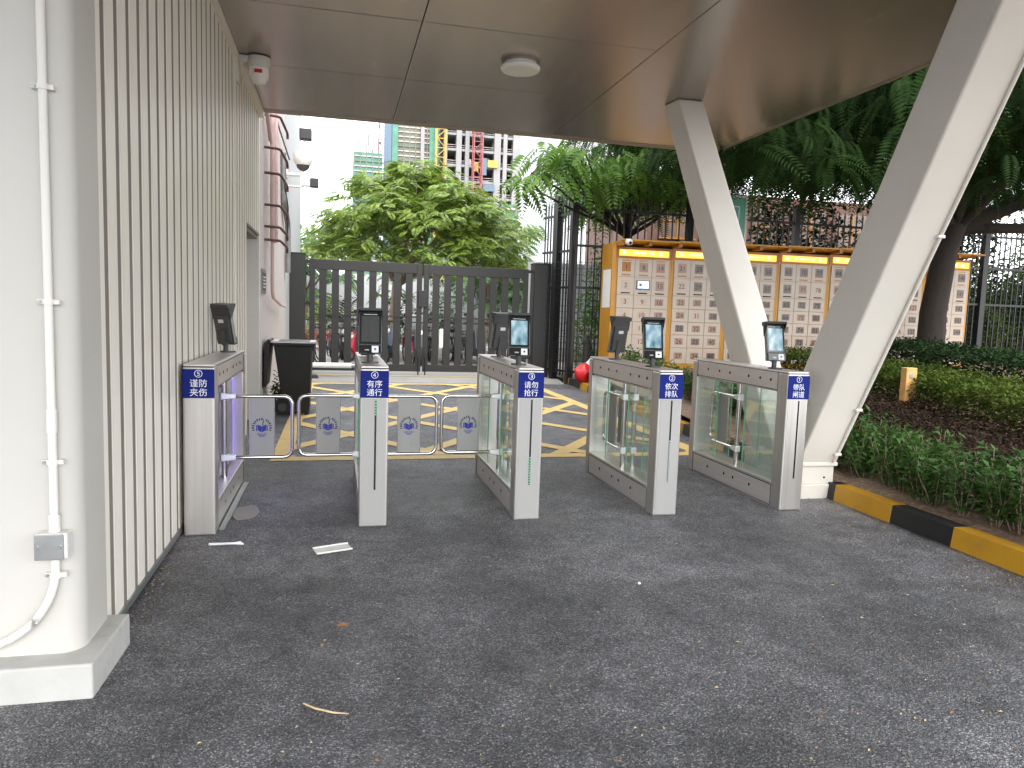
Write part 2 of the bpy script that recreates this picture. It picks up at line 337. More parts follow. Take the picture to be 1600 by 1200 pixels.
def tag(o, label=None, cat=None, group=None, kind=None):
    if label: o['label'] = label
    if cat: o['category'] = cat
    if group: o['group'] = group
    if kind: o['kind'] = kind
    return o
def thing(name, loc, label, cat, group=None, rz=0.):
    o = bpy.data.objects.new(name, None); COL.objects.link(o); o.location = loc; o.rotation_euler = (0, 0, rz); o.empty_display_size = .1
    return tag(o, label, cat, group)
def copy_tree(o, parent=None):
    c = o.copy(); COL.objects.link(c)
    if parent is not None: c.parent = parent
    for ch in list(o.children): copy_tree(ch, c)
    return c

# ------------------------------------------------------------ setting: ground, markings, kerb, bed
def ground_h(x, y):
    return .115 + .02 * np.maximum(0, x - 3.8) + .03 * np.maximum(0, y - 5)
g = MB(); g.add([(-400, -400, 0), (400, -400, 0), (400, 900, 0), (-400, 900, 0)], [(0, 1, 2, 3)], M['asphalt'])
tag(g.build('ground'), kind='structure')
g = MB(); g.add([(-30, 15.0, .004), (60, 15.0, .004), (60, 60, .004), (-30, 60, .004)], [(0, 1, 2, 3)], M['concrete'])
tag(g.build('street'), kind='structure')
# low concrete ramp in front of the gate
g = MB(); g.prism([(-.6, 13.55, .0), (-.6, 14.05, .06), (-.6, 15.1, .06), (-.6, 15.35, .0)], (4.9, 0, 0), M['concrete'])
tag(g.build('gate_ramp'), kind='structure')

# yellow keep clear box
g = MB(); Z = .004
X0, X1, Y0, Y1, BW = -.56, 3.66, 6.57, 13.4, .17
def clip(poly):
    def cut(p, ax, val, keep):
        out = []
        for i in range(len(p)):
            a, b = p[i], p[(i + 1) % len(p)]; ia = (a[ax] - val) * keep >= 0; ib = (b[ax] - val) * keep >= 0
            if ia: out.append(a)
            if ia != ib:
                t = (val - a[ax]) / (b[ax] - a[ax]); out.append((a[0] + t * (b[0] - a[0]), a[1] + t * (b[1] - a[1])))
        return out
    for ax, val, keep in ((0, X0 + BW, 1), (0, X1 - BW, -1), (1, Y0 + BW, 1), (1, Y1 - BW, -1)):
        if poly: poly = cut(poly, ax, val, keep)
    return poly
def mark(p, z=Z):
    if len(p) >= 3: g.add([(x, y, z) for x, y in p], [tuple(range(len(p)))], M['yellow_paint'])
mark([(X0, Y0), (X1, Y0), (X1, Y0 + BW), (X0, Y0 + BW)]); mark([(X0, Y1 - BW), (X1, Y1 - BW), (X1, Y1), (X0, Y1)])
mark([(X0, Y0 + BW), (X0 + BW, Y0 + BW), (X0 + BW, Y1 - BW), (X0, Y1 - BW)]); mark([(X1 - BW, Y0 + BW), (X1, Y0 + BW), (X1, Y1 - BW), (X1 - BW, Y1 - BW)])
HW = .078
for k in range(-8, 9):
    for sgn in (1, -1):
        cx, cy = 1.55 + k * 1.42, 9.9
        d = Vector((sgn * .72, 1)).normalized(); nn = Vector((d.y, -d.x)) * HW
        a = Vector((cx, cy)) - d * 14; b = Vector((cx, cy)) + d * 14
        mark(clip([tuple(a - nn), tuple(b - nn), tuple(b + nn), tuple(a + nn)]), Z + (.0015 if sgn > 0 else .003))
mark([(-.5, 14.2), (4.1, 14.2), (4.1, 14.3), (-.5, 14.3)], .066)
tag(g.build('road_marking'), kind='structure')

# kerb
g = MB()
def kerb_run(path, lens, cols, h=.125, w=.13):
    d = (Vector(path[1]) - Vector(path[0])); Ltot = d.length; d.normalize(); nrm = Vector((d.y, -d.x)); s = 0; i = 0
    while s < Ltot - .01:
        e = min(Ltot, s + lens[i % len(lens)]); a = Vector(path[0]) + d * (s + .002); b = Vector(path[0]) + d * (e - .002)
        q = [a, b, b + nrm * w, a + nrm * w]
        hi = [(p.x + (nrm.x * .018 if j < 2 else 0), p.y + (nrm.y * .018 if j < 2 else 0), h) for j, p in enumerate(q)]
        g.hexa([(p.x, p.y, -.02) for p in q][::-1], hi[::-1], M[cols[i % 2]]); s = e; i += 1
kerb_run([(3.665, 1.0), (3.70, 4.88)], [.0001, .57, .95, .55, .60, .52, .6, .6, .6], ['kerb_yellow', 'kerb_black'])
kerb_run([(3.76, 5.62), (4.36, 13.2)], [.55, .55], ['kerb_yellow', 'kerb_black'])
kerb_run([(4.36, 13.2), (4.33, 13.9)], [.3, .3], ['kerb_black', 'kerb_yellow'])
tag(g.build('kerb', bevel=.02, seg=3), kind='structure')

# planting bed: gently rising soil
xs = np.concatenate([np.linspace(0, 6, 50), np.linspace(6.4, 40, 40)]); ys = np.linspace(-3, 13.9, 80)
V = []; F = []
for j, y in enumerate(ys):
    xk = 3.79 if y < 5 else 3.87 + (y - 5.6) * .079
    for x in xs:
        px = xk + x; V.append((px, y, float(ground_h(px, y)) - .03 * (x == 0) + (rnd.uniform(-.012, .02) if x > 0 else 0)))
nx = len(xs)
F = [(j * nx + i, j * nx + i + 1, (j + 1) * nx + i + 1, (j + 1) * nx + i) for j in range(len(ys) - 1) for i in range(nx - 1)]
o = fast_mesh('planting_bed', V, F, M['soil']); tag(o, kind='structure')
g = MB(); g.hexa([(4.45, 13.2, .06), (40, 13.2, .06), (40, 40, .06), (4.45, 40, .06)], [(4.45, 13.9, .16), (40, 13.9, .5), (40, 40, .5), (4.45, 40, .16)], M['concrete'])
tag(g.build('pavement'), kind='structure')

# ------------------------------------------------------------ gatehouse on the left
WX = -.88
t = thing('gatehouse', (WX, 2.75, 0), 'white gatehouse clad in vertical slats, its rounded corner column nearest on the left', 'building')
def P(mb, name, **k): return mb.build(name, t, at=(-WX, -2.75, 0), **k)
g = MB()
cx0, cx1, cy0, cy1, r = -3.2, -.855, 2.735, 3.02, .075
ring = []
for k in range(9):
    a = -math.pi / 2 + k * math.pi / 16; ring.append((cx1 - r + r * math.cos(a), cy0 + r + r * math.sin(a)))
ring = [(cx0, cy0)] + ring + [(cx1, cy1), (cx0, cy1)]
g.ring([[(x, y, z) for x, y in ring] for z in (.12, 5.6)], M['white_paint'], smooth=True)
o = P(g, 'corner_column')
em = o.modifiers.new('split', 'EDGE_SPLIT'); em.split_angle = R(40)
g = MB()
g.prism([(-3.2, 2.635, -.03), (-.795, 2.635, -.03), (-.785, 3.06, -.03), (-3.2, 3.06, -.03)], (0, 0, .152), M['plinth'])
o = P(g, 'plinth', bevel=.008)
# slatted cladding y 3.03 .. 6.94, then a second stretch up to the doorway
g = MB()
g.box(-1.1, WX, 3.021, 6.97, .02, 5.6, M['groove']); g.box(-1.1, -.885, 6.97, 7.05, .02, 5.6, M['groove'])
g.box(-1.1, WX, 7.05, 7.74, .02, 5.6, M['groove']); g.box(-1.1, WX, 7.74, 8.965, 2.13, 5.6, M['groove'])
y = 3.03
while y < 6.85:
    g.box(WX + .001, WX + .005, y, y + .116, .05, 5.59, M['slat_white']); y += .178
g.box(WX + .0015, WX + .01, 6.88, 6.965, .05, 5.59, M['slat_white'])
y = 7.06
while y < 8.9:
    z0 = .05 if y < 7.66 else 2.15
    g.box(WX + .001, WX + .005, y, min(y + .116, 8.96), z0, 5.59, M['slat_white']); y += .178
g.box(WX - .01, WX + .012, 3.025, 7.74, .015, .048, M['zinc'])
P(g, 'slat_cladding')
g = MB(); g.box(WX - .02, WX + .03, 3.03, 6.99, 3.42, 3.497, M['slat_white']); g.box(WX - .02, WX + .06, 6.995, 8.93, 3.43, 3.497, M['slat_white'])
P(g, 'top_trim')
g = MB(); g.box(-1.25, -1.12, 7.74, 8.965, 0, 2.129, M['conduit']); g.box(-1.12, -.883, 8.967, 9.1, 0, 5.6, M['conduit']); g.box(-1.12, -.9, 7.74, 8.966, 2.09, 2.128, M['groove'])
P(g, 'door_recess')
g = MB(); g.box(-3.2, -.8835, 9.101, 13.2, 0, 5.6, M['wall_pink'])
P(g, 'rear_wall')
g = MB(); g.box(-3.2, -.875, 13.201, 18.4, 0, 5.9, M['wall_grey'])
P(g, 'end_wall')
g = MB(); g.box(-6, -1.101, 3.03, 9.1, 0, 5.6, M['wall_grey']); g.box(-6, -.84, 2.7, 13.25, 5.601, 5.75, M['fascia'])
P(g, 'roof')

# conduit with junction box on the corner column
t2 = thing('conduit_pipe', (-.93, 2.72, 0), 'thin white conduit running up the rounded corner column with a bend at its foot', 'conduit')
g = MB(); y = 2.716
g.tube([(-.925, y, 5.5), (-.925, y, 2.1), (-.925, y, .56)], .0135, M['conduit'])
g.tube([(-.925, y, .62), (-.925, y, .545)], .0175, M['conduit']); g.tube([(-.925, y, .98), (-.925, y, .90)], .0165, M['conduit'])
g.tube(fillet([(-.925, y, .475), (-.925, y, .33), (-1.06, y - .005, .175), (-1.35, y - .01, .137)], .11), .0135, M['conduit'])
g.build('pipe', t2, at=(.93, -2.72, 0))
for z in (2.02, 1.335, .80, .41):
    g = MB(); g.box(-.958, -.892, y - .004, 2.736, z - .008, z + .008, M['conduit']); g.tube([(-.925, y, z - .009), (-.925, y, z + .009)], .018, M['conduit'])
    g.disc((-.95, y - .004, z), (0, -1, 0), .006, .004, M['zinc'], 10)
    g.build('pipe_clip', t2, at=(.93, -2.72, 0), bevel=.002)
g = MB(); g.box(-.975, -.878, 2.685, 2.733, .475, .562, M['conduit']); g.build('junction_box', t2, at=(.93, -2.72, 0), bevel=.004)
jb = [c for c in t2.children if c.name.startswith('junction_box')][0]
g = MB(); g.box(-.977, -.888, 2.680, 2.686, .473, .560, M['zinc']); 
for x in (-.967, -.898): g.disc((x, 2.6805, .517), (0, -1, 0), .006, .004, M['chrome'], 10)
g.disc((-.932, 2.6805, .517), (0, -1, 0), .013, .0015, M['zinc'], 16)
g.build('cover_plate', jb, bevel=.002)

# wall furniture beyond the doorway
t3 = thing('pipe_riser', (-.86, 9.9, 2.1), 'pinkish pipe bundle with dark red U brackets climbing the wall above the gate post', 'pipes')
g = MB()
for x, yy, rr_ in ((-.80, 9.75, .03), (-.82, 9.95, .022), (-.79, 10.15, .028)):
    g.tube([(x, yy, 5.4), (x, yy, 2.15)], rr_, M['pipe_pink'])
g.tube(fillet([(-.80, 9.75, 2.2), (-.80, 9.75, 1.45), (-.80, 11.2, 1.35), (-.80, 12.0, 1.33)], .2), .022, M['pipe_pink'])
g.tube([(-.845, 9.3, 3.75), (-.82, 9.7, 3.35)], .025, M['pipe_pink'])
g.build('pipe', t3, at=(.86, -9.9, -2.1))
for z in (3.62, 3.24, 2.94, 2.56, 2.30, 2.14):
    g = MB(); g.tube(fillet([(-.875, 9.55, z), (-.70, 9.6, z), (-.66, 10.35, z - .03), (-.66, 10.36, z - .1)], .07), .017, M['bracket'])
    g.build('bracket', t3, at=(.86, -9.9, -2.1))
g = MB(); g.box(WX, -.868, 9.19, 9.68, 1.48, 1.77, M['zinc']); g.box(-.868, -.864, 9.23, 9.64, 1.52, 1.73, M['dark_grey'])
for k in range(4): g.box(-.864, -.862, 9.28, 9.58 - .05 * (k % 2), 1.67 - k * .04, 1.685 - k * .04, M['cardboard'])
tag(g.build('wall_plaque'), 'small grey framed notice on the wall beside the doorway', 'notice')
g = MB(); g.tube(fillet([(-.84, 12.2, 3.7), (-.84, 12.3, 2.95), (-.82, 13.0, 2.7), (-.82, 13.1, 1.9)], .1), .045, M['zinc'])
tag(g.build('cable_duct'), 'grey flexible cable duct dropping down the wall to the gate post', 'duct')
g = MB(); g.tube([(-.86, 9.2, 4.1), (-.85, 11.5, 3.9), (-.8, 13.0, 3.75)], .012, M['black']); g.tube([(-.83, 12.1, 3.3), (-.78, 12.4, 2.9), (-.8, 12.6, 2.45)], .01, M['black'])
tag(g.build('loose_cable'), 'thin dark cables slung along the wall towards the cameras', 'cable')
# cameras on that wall
def cctv_bullet(p, s, lab):
    t = thing('cctv_camera', p, lab, 'camera', 'cameras on the rear wall')
    g = MB(); g.tube(fillet([(-.25, 0, -.05), (.02, 0, -.05), (.10, 0, 0)], .03), .018, M['conduit']); g.disc((-.25, 0, -.05), (1, 0, 0), .05, .02, M['conduit']); g.build('arm', t)
    g = MB(); g.box(.03, .28, -.06, .06, -.04, .08, M['conduit']); o = g.build('camera_body', t, bevel=.012); 
    g = MB(); g.box(.16, .30, -.075, .07, -.05, .10, M['black']); g.build('lens_hood', t, bevel=.01)
    for c in t.children: c.scale = (s, s, s)
p = at(455, 286, 13.1); cctv_bullet((-.63, p.y, p.z), 1.0, 'white bullet camera with dark hood, lower of the two wall cameras')
p = at(458, 246, 13.2)
t = thing('dome_camera', (-.62, p.y, p.z), 'white dome camera with a black box above it, upper one on the rear wall', 'camera', 'cameras on the rear wall')
g = MB(); g.tube(fillet([(-.25, 0, -.28), (.0, 0, -.28), (.04, 0, -.1)], .06), .03, M['conduit']); g.disc((-.25, 0, -.28), (1, 0, 0), .08, .03, M['conduit']); g.build('arm', t)
g = MB(); g.tube([(.03, 0, -.12), (.03, 0, -.05), (.03, 0, .08), (.03, 0, .13)], [.12, .16, .16, .09], M['conduit'], 16); g.tube([(.03, 0, -.12), (.03, 0, -.17), (.03, 0, -.22)], [.11, .095, .03], M['dark_grey'], 16); g.build('dome', t)
g = MB(); g.box(-.03, .17, -.09, .09, .30, .48, M['black']); g.tube([(.05, 0, .10), (.05, 0, .32)], .02, M['conduit']); g.build('flood_light', t, bevel=.015)

# ------------------------------------------------------------ canopy
CY0, CY1, CX1, CZ = -2.4, 8.95, 4.72, 3.5  # canopy reach behind the camera is unseen, extended to shade the column
t = thing('canopy', (2, 5, CZ), 'flat entrance canopy with a brown brushed metal soffit in large panels', 'canopy')
g = MB()
xcuts = [-.87, .60, 2.50, CX1 - .03]; ycuts = [CY0 + .1, -1.44, 0, 1.44, 2.88, 4.32, 5.765, 7.21, 8.77]
for i in range(3):
    ycs = ycuts if i < 2 else [CY0 + .1, 8.77]
    for j in range(len(ycs) - 1):
        e = .004; g.box(xcuts[i] + e, xcuts[i + 1] - e, ycs[j] + e, ycs[j + 1] - e, CZ, CZ + .02, M['soffit'])
g.box(-.87, CX1 - .03, CY0 + .1, 8.77, CZ + .012, CZ + .03, M['joint'])
g.build('soffit', t, at=(-2, -5, -CZ), bevel=.0025, seg=1)
g = MB(); g.box(-.87, CX1 - .031, 8.776, CY1, CZ - .004, CZ + .45, M['fascia']); g.box(CX1 - .03, CX1 + .03, CY0, CY1 + .002, CZ - .006, CZ + .45, M['fascia']); g.box(-.87, CX1 - .031, CY0, CY0 + .1, CZ - .004, CZ + .45, M['fascia'])
g.build('fascia', t, at=(-2, -5, -CZ), bevel=.006)
g = MB(); g.box(-.87, CX1 - .031, CY0 + .101, 8.775, CZ + .031, CZ + .44, M['wall_grey']); g.box(-6, -.8701, CY0, 2.69, CZ + .001, CZ + .44, M['soffit']); g.build('roof_deck_and_shade', t, at=(-2, -5, -CZ))  # left slab is an unseen addition that keeps sun off the corner column
# ceiling lamp
t = thing('ceiling_lamp', (1.522, 6.43, CZ), 'round white disc lamp under the brown canopy ceiling', 'lamp')
g = MB(); g.tube([(0, 0, -.001), (0, 0, -.03)], .14, M['lamp_white'], 40); g.build('base', t)
g = MB(); g.tube([(0, 0, -.022), (0, 0, -.03), (0, 0, -.05), (0, 0, -.062), (0, 0, -.066)], [.160, .172, .172, .162, .14], M['lamp_white'], 48); g.build('lamp_shade', t)
# smoke / alarm dome on bracket at canopy corner
t = thing('corner_camera', (-.72, 7.02, 3.4), 'white domed camera with a red label on a bracket under the canopy corner', 'camera')
g = MB(); g.box(-.155, -.01, -.05, .05, .035, .095, M['conduit']); g.box(-.155, -.13, -.07, .07, -.14, .095, M['conduit']); g.build('bracket', t, bevel=.008)
g = MB(); g.tube([(.03, 0, .09), (.03, 0, .03), (.03, 0, -.0)], [.10, .105, .09], M['conduit'], 20); g.tube([(.03, 0, 0), (.03, 0, -.06), (.03, 0, -.12), (.03, 0, -.135)], [.085, .085, .055, .02], M['lamp_white'], 20); g.build('dome', t)
g = MB(); g.box(.0, .065, -.092, -.084, -.055, -.025, M['bag_red']); g.build('label_strip', t)
# ------------------------------------------------------------ V column
t = thing('v_column', (3.55, 5.2, 0), 'big cream V shaped steel column standing on a white plinth beside the kerb', 'column')
def arm(name, bot, top, rb=.022):
    g = MB(); g.hexa(bot, top, M['column']); return g.build(name, t, at=(-3.55, -5.2, 0), bevel=rb, seg=4)
# rings in order -x-y, +x-y, +x+y, -x+y
arm('far_arm', [(3.43, 5.16, .27), (3.73, 5.16, .27), (3.73, 5.50, .27), (3.43, 5.50, .27)], [(3.235, 6.90, CZ - .003), (3.512, 6.90, CZ - .003), (3.485, 7.18, CZ - .003), (3.21, 7.18, CZ - .003)], .018)
arm('near_arm', [(3.44, 4.875, .27), (3.76, 4.875, .27), (3.76, 5.28, .27), (3.44, 5.28, .27)], [(3.44, 3.195, CZ - .003), (3.765, 3.195, CZ - .003), (3.765, 3.58, CZ - .003), (3.44, 3.58, CZ - .003)], .014)
g = MB(); g.box(3.38, 3.785, 4.865, 5.58, -.02, .11, M['column']); g.box(3.395, 3.765, 4.885, 5.565, .108, .255, M['column']); g.box(3.38, 3.78, 4.862, 5.58, .25, .283, M['column'])
g.disc((3.68, 4.886, .16), (0, -1, 0), .008, .004, M['hole'])
g.build('plinth', t, at=(-3.55, -5.2, 0), bevel=.008)
g = MB(); a = Vector((3.735, 4.850, .29)); b = Vector((3.735, 3.187, CZ - .01))
g.tube([a, b], .012, M['column'])
g.build('conduit', t, at=(-3.55, -5.2, 0))
for f in (.02, .135, .51, .85):
    q = a.lerp(b, f); g = MB(); g.box(q.x - .03, q.x + .022, q.y - .018, q.y + .018, q.z - .01, q.z + .01, M['conduit']); g.build('clip', t, at=(-3.55, -5.2, 0), bevel=.003)

# ------------------------------------------------------------ turnstiles
TW, TL = .1725, 1.43
def emblem(mb, cx, y, cz, r, ux=(1, 0, 0)):
    ux = Vector(ux); o = Vector((cx[0], cx[1], cz)) if isinstance(cx, tuple) else Vector((cx, y, cz)); uz = Vector((0, 0, 1))
    q = lambda a, b: o + ux * (a * r) + uz * (b * r)
    mb.poly([q(-.42, .30), q(-.01, .10), q(-.01, -.52), q(-.42, -.30)], M['emblem_blue']); mb.poly([q(.01, .10), q(.42, .30), q(.42, -.30), q(.01, -.52)], M['emblem_blue'])
    mb.poly([q(-.56, .20), q(-.46, .24), q(-.46, -.40), q(-.56, -.36)], M['emblem_blue']); mb.poly([q(.46, .24), q(.56, .20), q(.56, -.36), q(.46, -.40)], M['emblem_blue'])
    mb.poly([q(.02, .2), q(.12, .2), q(.22, .90), q(.12, .80)], M['emblem_dark'])
    for k in range(15):
        a = R(200 - k * 220 / 14)
        if 8 <= k <= 8: continue
        c = Vector((math.cos(a), math.sin(a))); n = Vector((-c.y, c.x))
        pts = [(c * .74 - n * .07), (c * .74 + n * .07), (c * .98 + n * (.075 if k % 3 else .04)), (c * .98 - n * (.075 if k % 2 else .04))]
        mb.poly([q(p.x, p.y) for p in pts], M['emblem_dark'])
    for z0, w in ((-.60, .42), (-.74, .5), (-.88, .3)):
        top = [q(-w + 2 * w * i / 8, z0 - .07 * math.sin(math.pi * i / 8) + (.05 if abs(i - 4) > 2 else 0)) for i in range(9)]
        bot = [q(-w + 2 * w * i / 8, z0 - .06 - .07 * math.sin(math.pi * i / 8) + (.05 if abs(i - 4) > 2 else 0)) for i in range(8, -1, -1)]
        for i in range(8): mb.poly([top[i], bot[8 - i], bot[7 - i], top[i + 1]], M['emblem_blue'])

PY = .70   # hinge line along the turnstile
def swing_gate(t, px, ang):
    """wing hinged on its post at (px, PY); ang = direction of the wing (radians, 0 = +x)"""
    d = Vector((math.cos(ang), math.sin(ang), 0)); LN = .435
    o = Vector((px, PY, 0)); z0, z1 = .320, .735
    g = MB()
    path = fillet([o + Vector((0, 0, z1)), o + d * LN + Vector((0, 0, z1)), o + d * LN + Vector((0, 0, z0)), o + Vector((0, 0, z0))], .062, 7)
    g.tube(path, .0125, M['chrome'], 12)
    fr = g.build('swing_gate', t)
    g = MB(); g.tube([o + Vector((0, 0, .18)), o + Vector((0, 0, .86))], .019, M['chrome'], 16); g.build('hinge_post', t)
    for z in (z0, z1):
        g = MB(); a = o - d * .022; b = o + d * .075; n = Vector((-d.y, d.x, 0))
        g.hexa([a - n * .024 + Vector((0, 0, z - .026)), a + n * .024 + Vector((0, 0, z - .026)), b + n * .014 + Vector((0, 0, z - .016)), b - n * .014 + Vector((0, 0, z - .016))],
               [a - n * .024 + Vector((0, 0, z + .026)), a + n * .024 + Vector((0, 0, z + .026)), b + n * .014 + Vector((0, 0, z + .016)), b - n * .014 + Vector((0, 0, z + .016))], M['clamp'])
        g.build('clamp', fr, bevel=.006)
    n = Vector((-d.y, d.x, 0)); a = o + d * (LN - .275); b = o + d * (LN - .118)
    g = MB(); g.prism([a + n * .003 + Vector((0, 0, z0 + .012)), b + n * .003 + Vector((0, 0, z0 + .012)), b + n * .003 + Vector((0, 0, z1 - .012)), a + n * .003 + Vector((0, 0, z1 - .012))], -n * .006, M['wing_plate'])
    for q in (a, b): g.tube([q + Vector((0, 0, z0)), q + Vector((0, 0, z1))], .005, M['chrome'], 6)
    g.build('panel', fr)
    c = (a + b) / 2
    g = MB()
    side = -1 if n.y > 0 or (abs(n.y) < .3 and n.x > 0) else 1      # face the visitor
    ux = d if (abs(d.x) > .5 and d.x > 0) else (-d)
    q = c + n * (.0046 * side)
    emblem(g, (q.x, q.y), 0, .525, .066, ux)
    g.build('emblem', fr)

def turnstile(pos, rows, lights, label, wings, single=False):
    t = thing('turnstile', pos, label, 'turnstile', 'row of numbered turnstiles')
    g = MB(); S1, SD = M['steel'], M['steel_side']
    g.box(0, TW, .002, .13, 0, .985, S1); g.build('pillar', t, bevel=.01, seg=3)
    g = MB(); g.box(0, TW, 1.345, TL, 0, .985, S1); g.build('pillar', t, bevel=.01, seg=3)
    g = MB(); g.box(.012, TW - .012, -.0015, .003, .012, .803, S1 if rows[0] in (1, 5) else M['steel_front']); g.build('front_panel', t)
    g = MB(); g.box(.005, TW - .005, .131, 1.344, .855, .984, SD); g.box(.016, TW - .016, .132, 1.343, .845, .858, S1); g.build('top_beam', t, bevel=.003)
    g = MB(); g.box(.003, TW - .003, .006, TL - .004, .9855, 1.0, SD); g.build('lid', t, bevel=.004)
    g = MB(); g.box(.005, TW - .005, .131, 1.344, 0.012, .165, SD); g.box(-.002, TW + .002, .131, 1.344, .166, .186, S1); g.box(.02, TW - .02, .14, 1.33, .0, .012, M['black']); g.build('bottom_beam', t, bevel=.003)
    def seam(*b, m=M['hole']): q_ = MB(); q_.box(*b, m); q_.build('seam', t)
    for yy in (.1285, 1.3425):
        for za, zb in ((.012, .186), (.846, .984)): seam(.0025, TW - .0025, yy, yy + .004, za, zb)
    seam(.004, TW - .004, .004, TL - .004, .983, .9865)
    g = MB(); g.box(.003, TW - .003, .012, TL - .012, -.002, .006, M['concrete']); g.build('grout', t)
    for x in (.002, TW - .003):
        seam(x, x + .001, .135, 1.34, .858, .862); seam(x, x + .001, .135, 1.34, .160, .1655)
    g = MB()
    for sd in (0, 1):
        x, n = (.0045, -1) if sd == 0 else (TW - .0045, 1)
        for yy, zz in ((.22, .925), (.36, .925), (.52, .925), (.80, .925), (.97, .925), (1.16, .925), (.42, .095), (.66, .095), (.80, .095), (1.08, .095)):
            g = MB(); g.disc((x, yy, zz), (n, 0, 0), .0115, .0015, M['hole'], 12); g.build('sensor', t)
    if single:
        g = MB(); g.box(.004, .016, .131, 1.344, .187, .8445, SD); g.build('closed_side', t)
        for y0 in (.20, .60, 1.0):
            g = MB(); g.box(.022, .10, y0, y0 + .30, .19, .80, M['acrylic']); g.build('inner_box', t, bevel=.01)
        for y0 in (.53, .93, 1.31):
            g = MB(); g.box(.03, .09, y0, y0 + .035, .20, .80, M['purple_led']); g.build('light_strip', t)
    else:
        for sd in (0, 1):
            x = .018 if sd == 0 else TW - .024
            for y0, y1, mm in ((.133, .57, M['glass_frost']), (1.0, 1.343, M['glass'])):
                g = MB(); g.box(x, x + .006, y0, y1, .187, .844, mm)
                e = y1 if y0 < .5 else y0
                g.box(x - .001, x + .007, e - .003, e + .003, .187, .844, M['green_edge']); g.build('glass_panel', t)
    g = MB(); g.box(.001, TW - .001, -.004, .0015, .806, .972, M['sign_blue']); sp_ = g.build('sign_plate', t, bevel=.001)
    g = MB(); ln = '①②③④⑤'[rows[0] - 1]
    g.text(ln, (TW / 2, -.0046, .928), .052, M['white_ink']); g.text(rows[1], (TW / 2, -.0046, .874), .048, M['white_ink']); g.text(rows[2], (TW / 2, -.0046, .822), .048, M['white_ink'])
    g.build('lettering', sp_)
    if not single:
        g = MB(); g.box(TW / 2 + .003, TW / 2 + .014, -.0035, -.0010, .235, .795, M['hole']); sl_ = g.build('light_slot', t)
        if lights:
            lo, hi, mm = lights; g = MB(); z = lo
            while z < hi: g.box(TW / 2 + .0045, TW / 2 + .0125, -.006, -.0036, z, z + .009, mm); z += .017
            g.build('led_row', sl_)
    for px, ang in wings: swing_gate(t, px, ang)
    return t
PI = math.pi
TP = {1: (3.092, 4.563), 2: (2.107, 4.544), 3: (1.132, 4.554), 4: (.1375, 4.517), 5: (-.8524, 4.46)}
turnstile((*TP[5], 0), (5, '谨防', '夹伤'), None, 'turnstile with sign number 5 against the slatted wall, lit purple inside', [(.125, 0)], True)
turnstile((*TP[4], 0), (4, '有序', '通行'), (.70, .79, M['green_led']), 'turnstile with sign number 4, a closed wing on either side', [(.045, PI), (TW - .045, 0)])
turnstile((*TP[3], 0), (3, '请勿', '抢行'), (.24, .42, M['green_led']), 'turnstile with sign number 3, left wing closed and green lights low in its slot', [(.045, PI), (TW - .045, PI / 2)])
turnstile((*TP[2], 0), (2, '依次', '排队'), (.24, .52, M['pale_led']), 'turnstile with sign number 2, both wings folded open inside its frame', [(.045, PI / 2), (TW - .045, PI / 2)])
turnstile((*TP[1], 0), (1, '带队', '闸道'), None, 'turnstile with sign number 1 in front of the V column', [(.045, PI / 2)])

# ------------------------------------------------------------ face scanners
def scanner(pos, on, label, rz=0., tilt=-14, front=True):
    t = thing('face_scanner', pos, label, 'face scanner', 'face scanners on the turnstiles', rz); t.scale = (1.07, 1.07, 1.09)
    g = MB(); g.tube([(0, 0, 0), (0, 0, .008)], .05, M['dark_grey'], 20); g.tube([(0, .02, .004), (0, .02, .075 if front else .20)], .017, M['dark_grey'], 14); g.build('pole', t)
    mt = Matrix.Translation((0, .0, .055)) @ Matrix.Rotation(R(tilt), 4, 'X')
    def PB(mb, name, par=t, **k):
        o = mb.build(name, par, **k)
        return o
    g = MB(); g.box(-.066, .066, -.012, .016, .0, .245, M['dark_grey']); g.box(-.055, .055, .016, .032, .02, .20, M['dark_grey']); g.box(-.018, .018, .016, .04, -.0, .10, M['dark_grey'])
    g.box(-.02, .02, .032, .034, .15, .172, M['cardboard'])
    g.box(-.067, -.0655, -.0115, .0155, .01, .24, M['zinc']); g.box(.0655, .067, -.0115, .0155, .01, .24, M['zinc'])
    bd = PB(g, 'body', bevel=.004); bd.matrix_local = mt
    g = MB(); g.box(-.062, .062, -.0135, -.0115, .055, .243, M['black_gloss']); g.box(-.052, .052, -.0142, -.0134, .068, .222, M['screen_on'] if on else M['screen_off']); g.box(-.04, .04, -.0142, -.0134, .230, .234, M['pale_led']); PB(g, 'screen', bd)
    g = MB(); g.box(-.062, .062, -.022, -.0125, -.0, .046, M['black_gloss']); g.box(.010, .050, -.0235, -.0218, .003, .043, M['white_ink']); g.disc((.03, -.0234, .0235), (0, -1, 0), .006, .001, M['black'], 12)
    g.box(-.03, -.006, -.0228, -.0219, .014, .022, M['zinc']); PB(g, 'code_reader', bd)
    g = MB(); g.hexa([(-.072, -.05, .248), (.072, -.05, .248), (.072, .034, .248), (-.072, .034, .248)], [(-.070, -.052, .262), (.070, -.052, .262), (.070, .036, .274), (-.070, .036, .274)], M['black'] if front else M['dark_grey'])
    for sx in (-1, 1): g.prism([(sx * .0705, -.05, .249), (sx * .0705, .02, .249), (sx * .0705, .02, .17), (sx * .0705, -.008, .20)], (-sx * .004, 0, 0), M['black'] if front else M['dark_grey'])
    PB(g, 'hood', bd)
    return t
def fs(i, dy, on, label, rz=0., front=True, dx=0.): scanner((TP[i][0] + TW / 2 + dx, TP[i][1] + dy, 1.0), on, label, rz, front=front)
fs(4, .25, False, 'face scanner with a dark switched off screen on turnstile 4', R(-3), dx=-.02)
fs(3, .27, True, 'face scanner with a glowing blue screen at the front of turnstile 3', R(-6), dx=-.02)
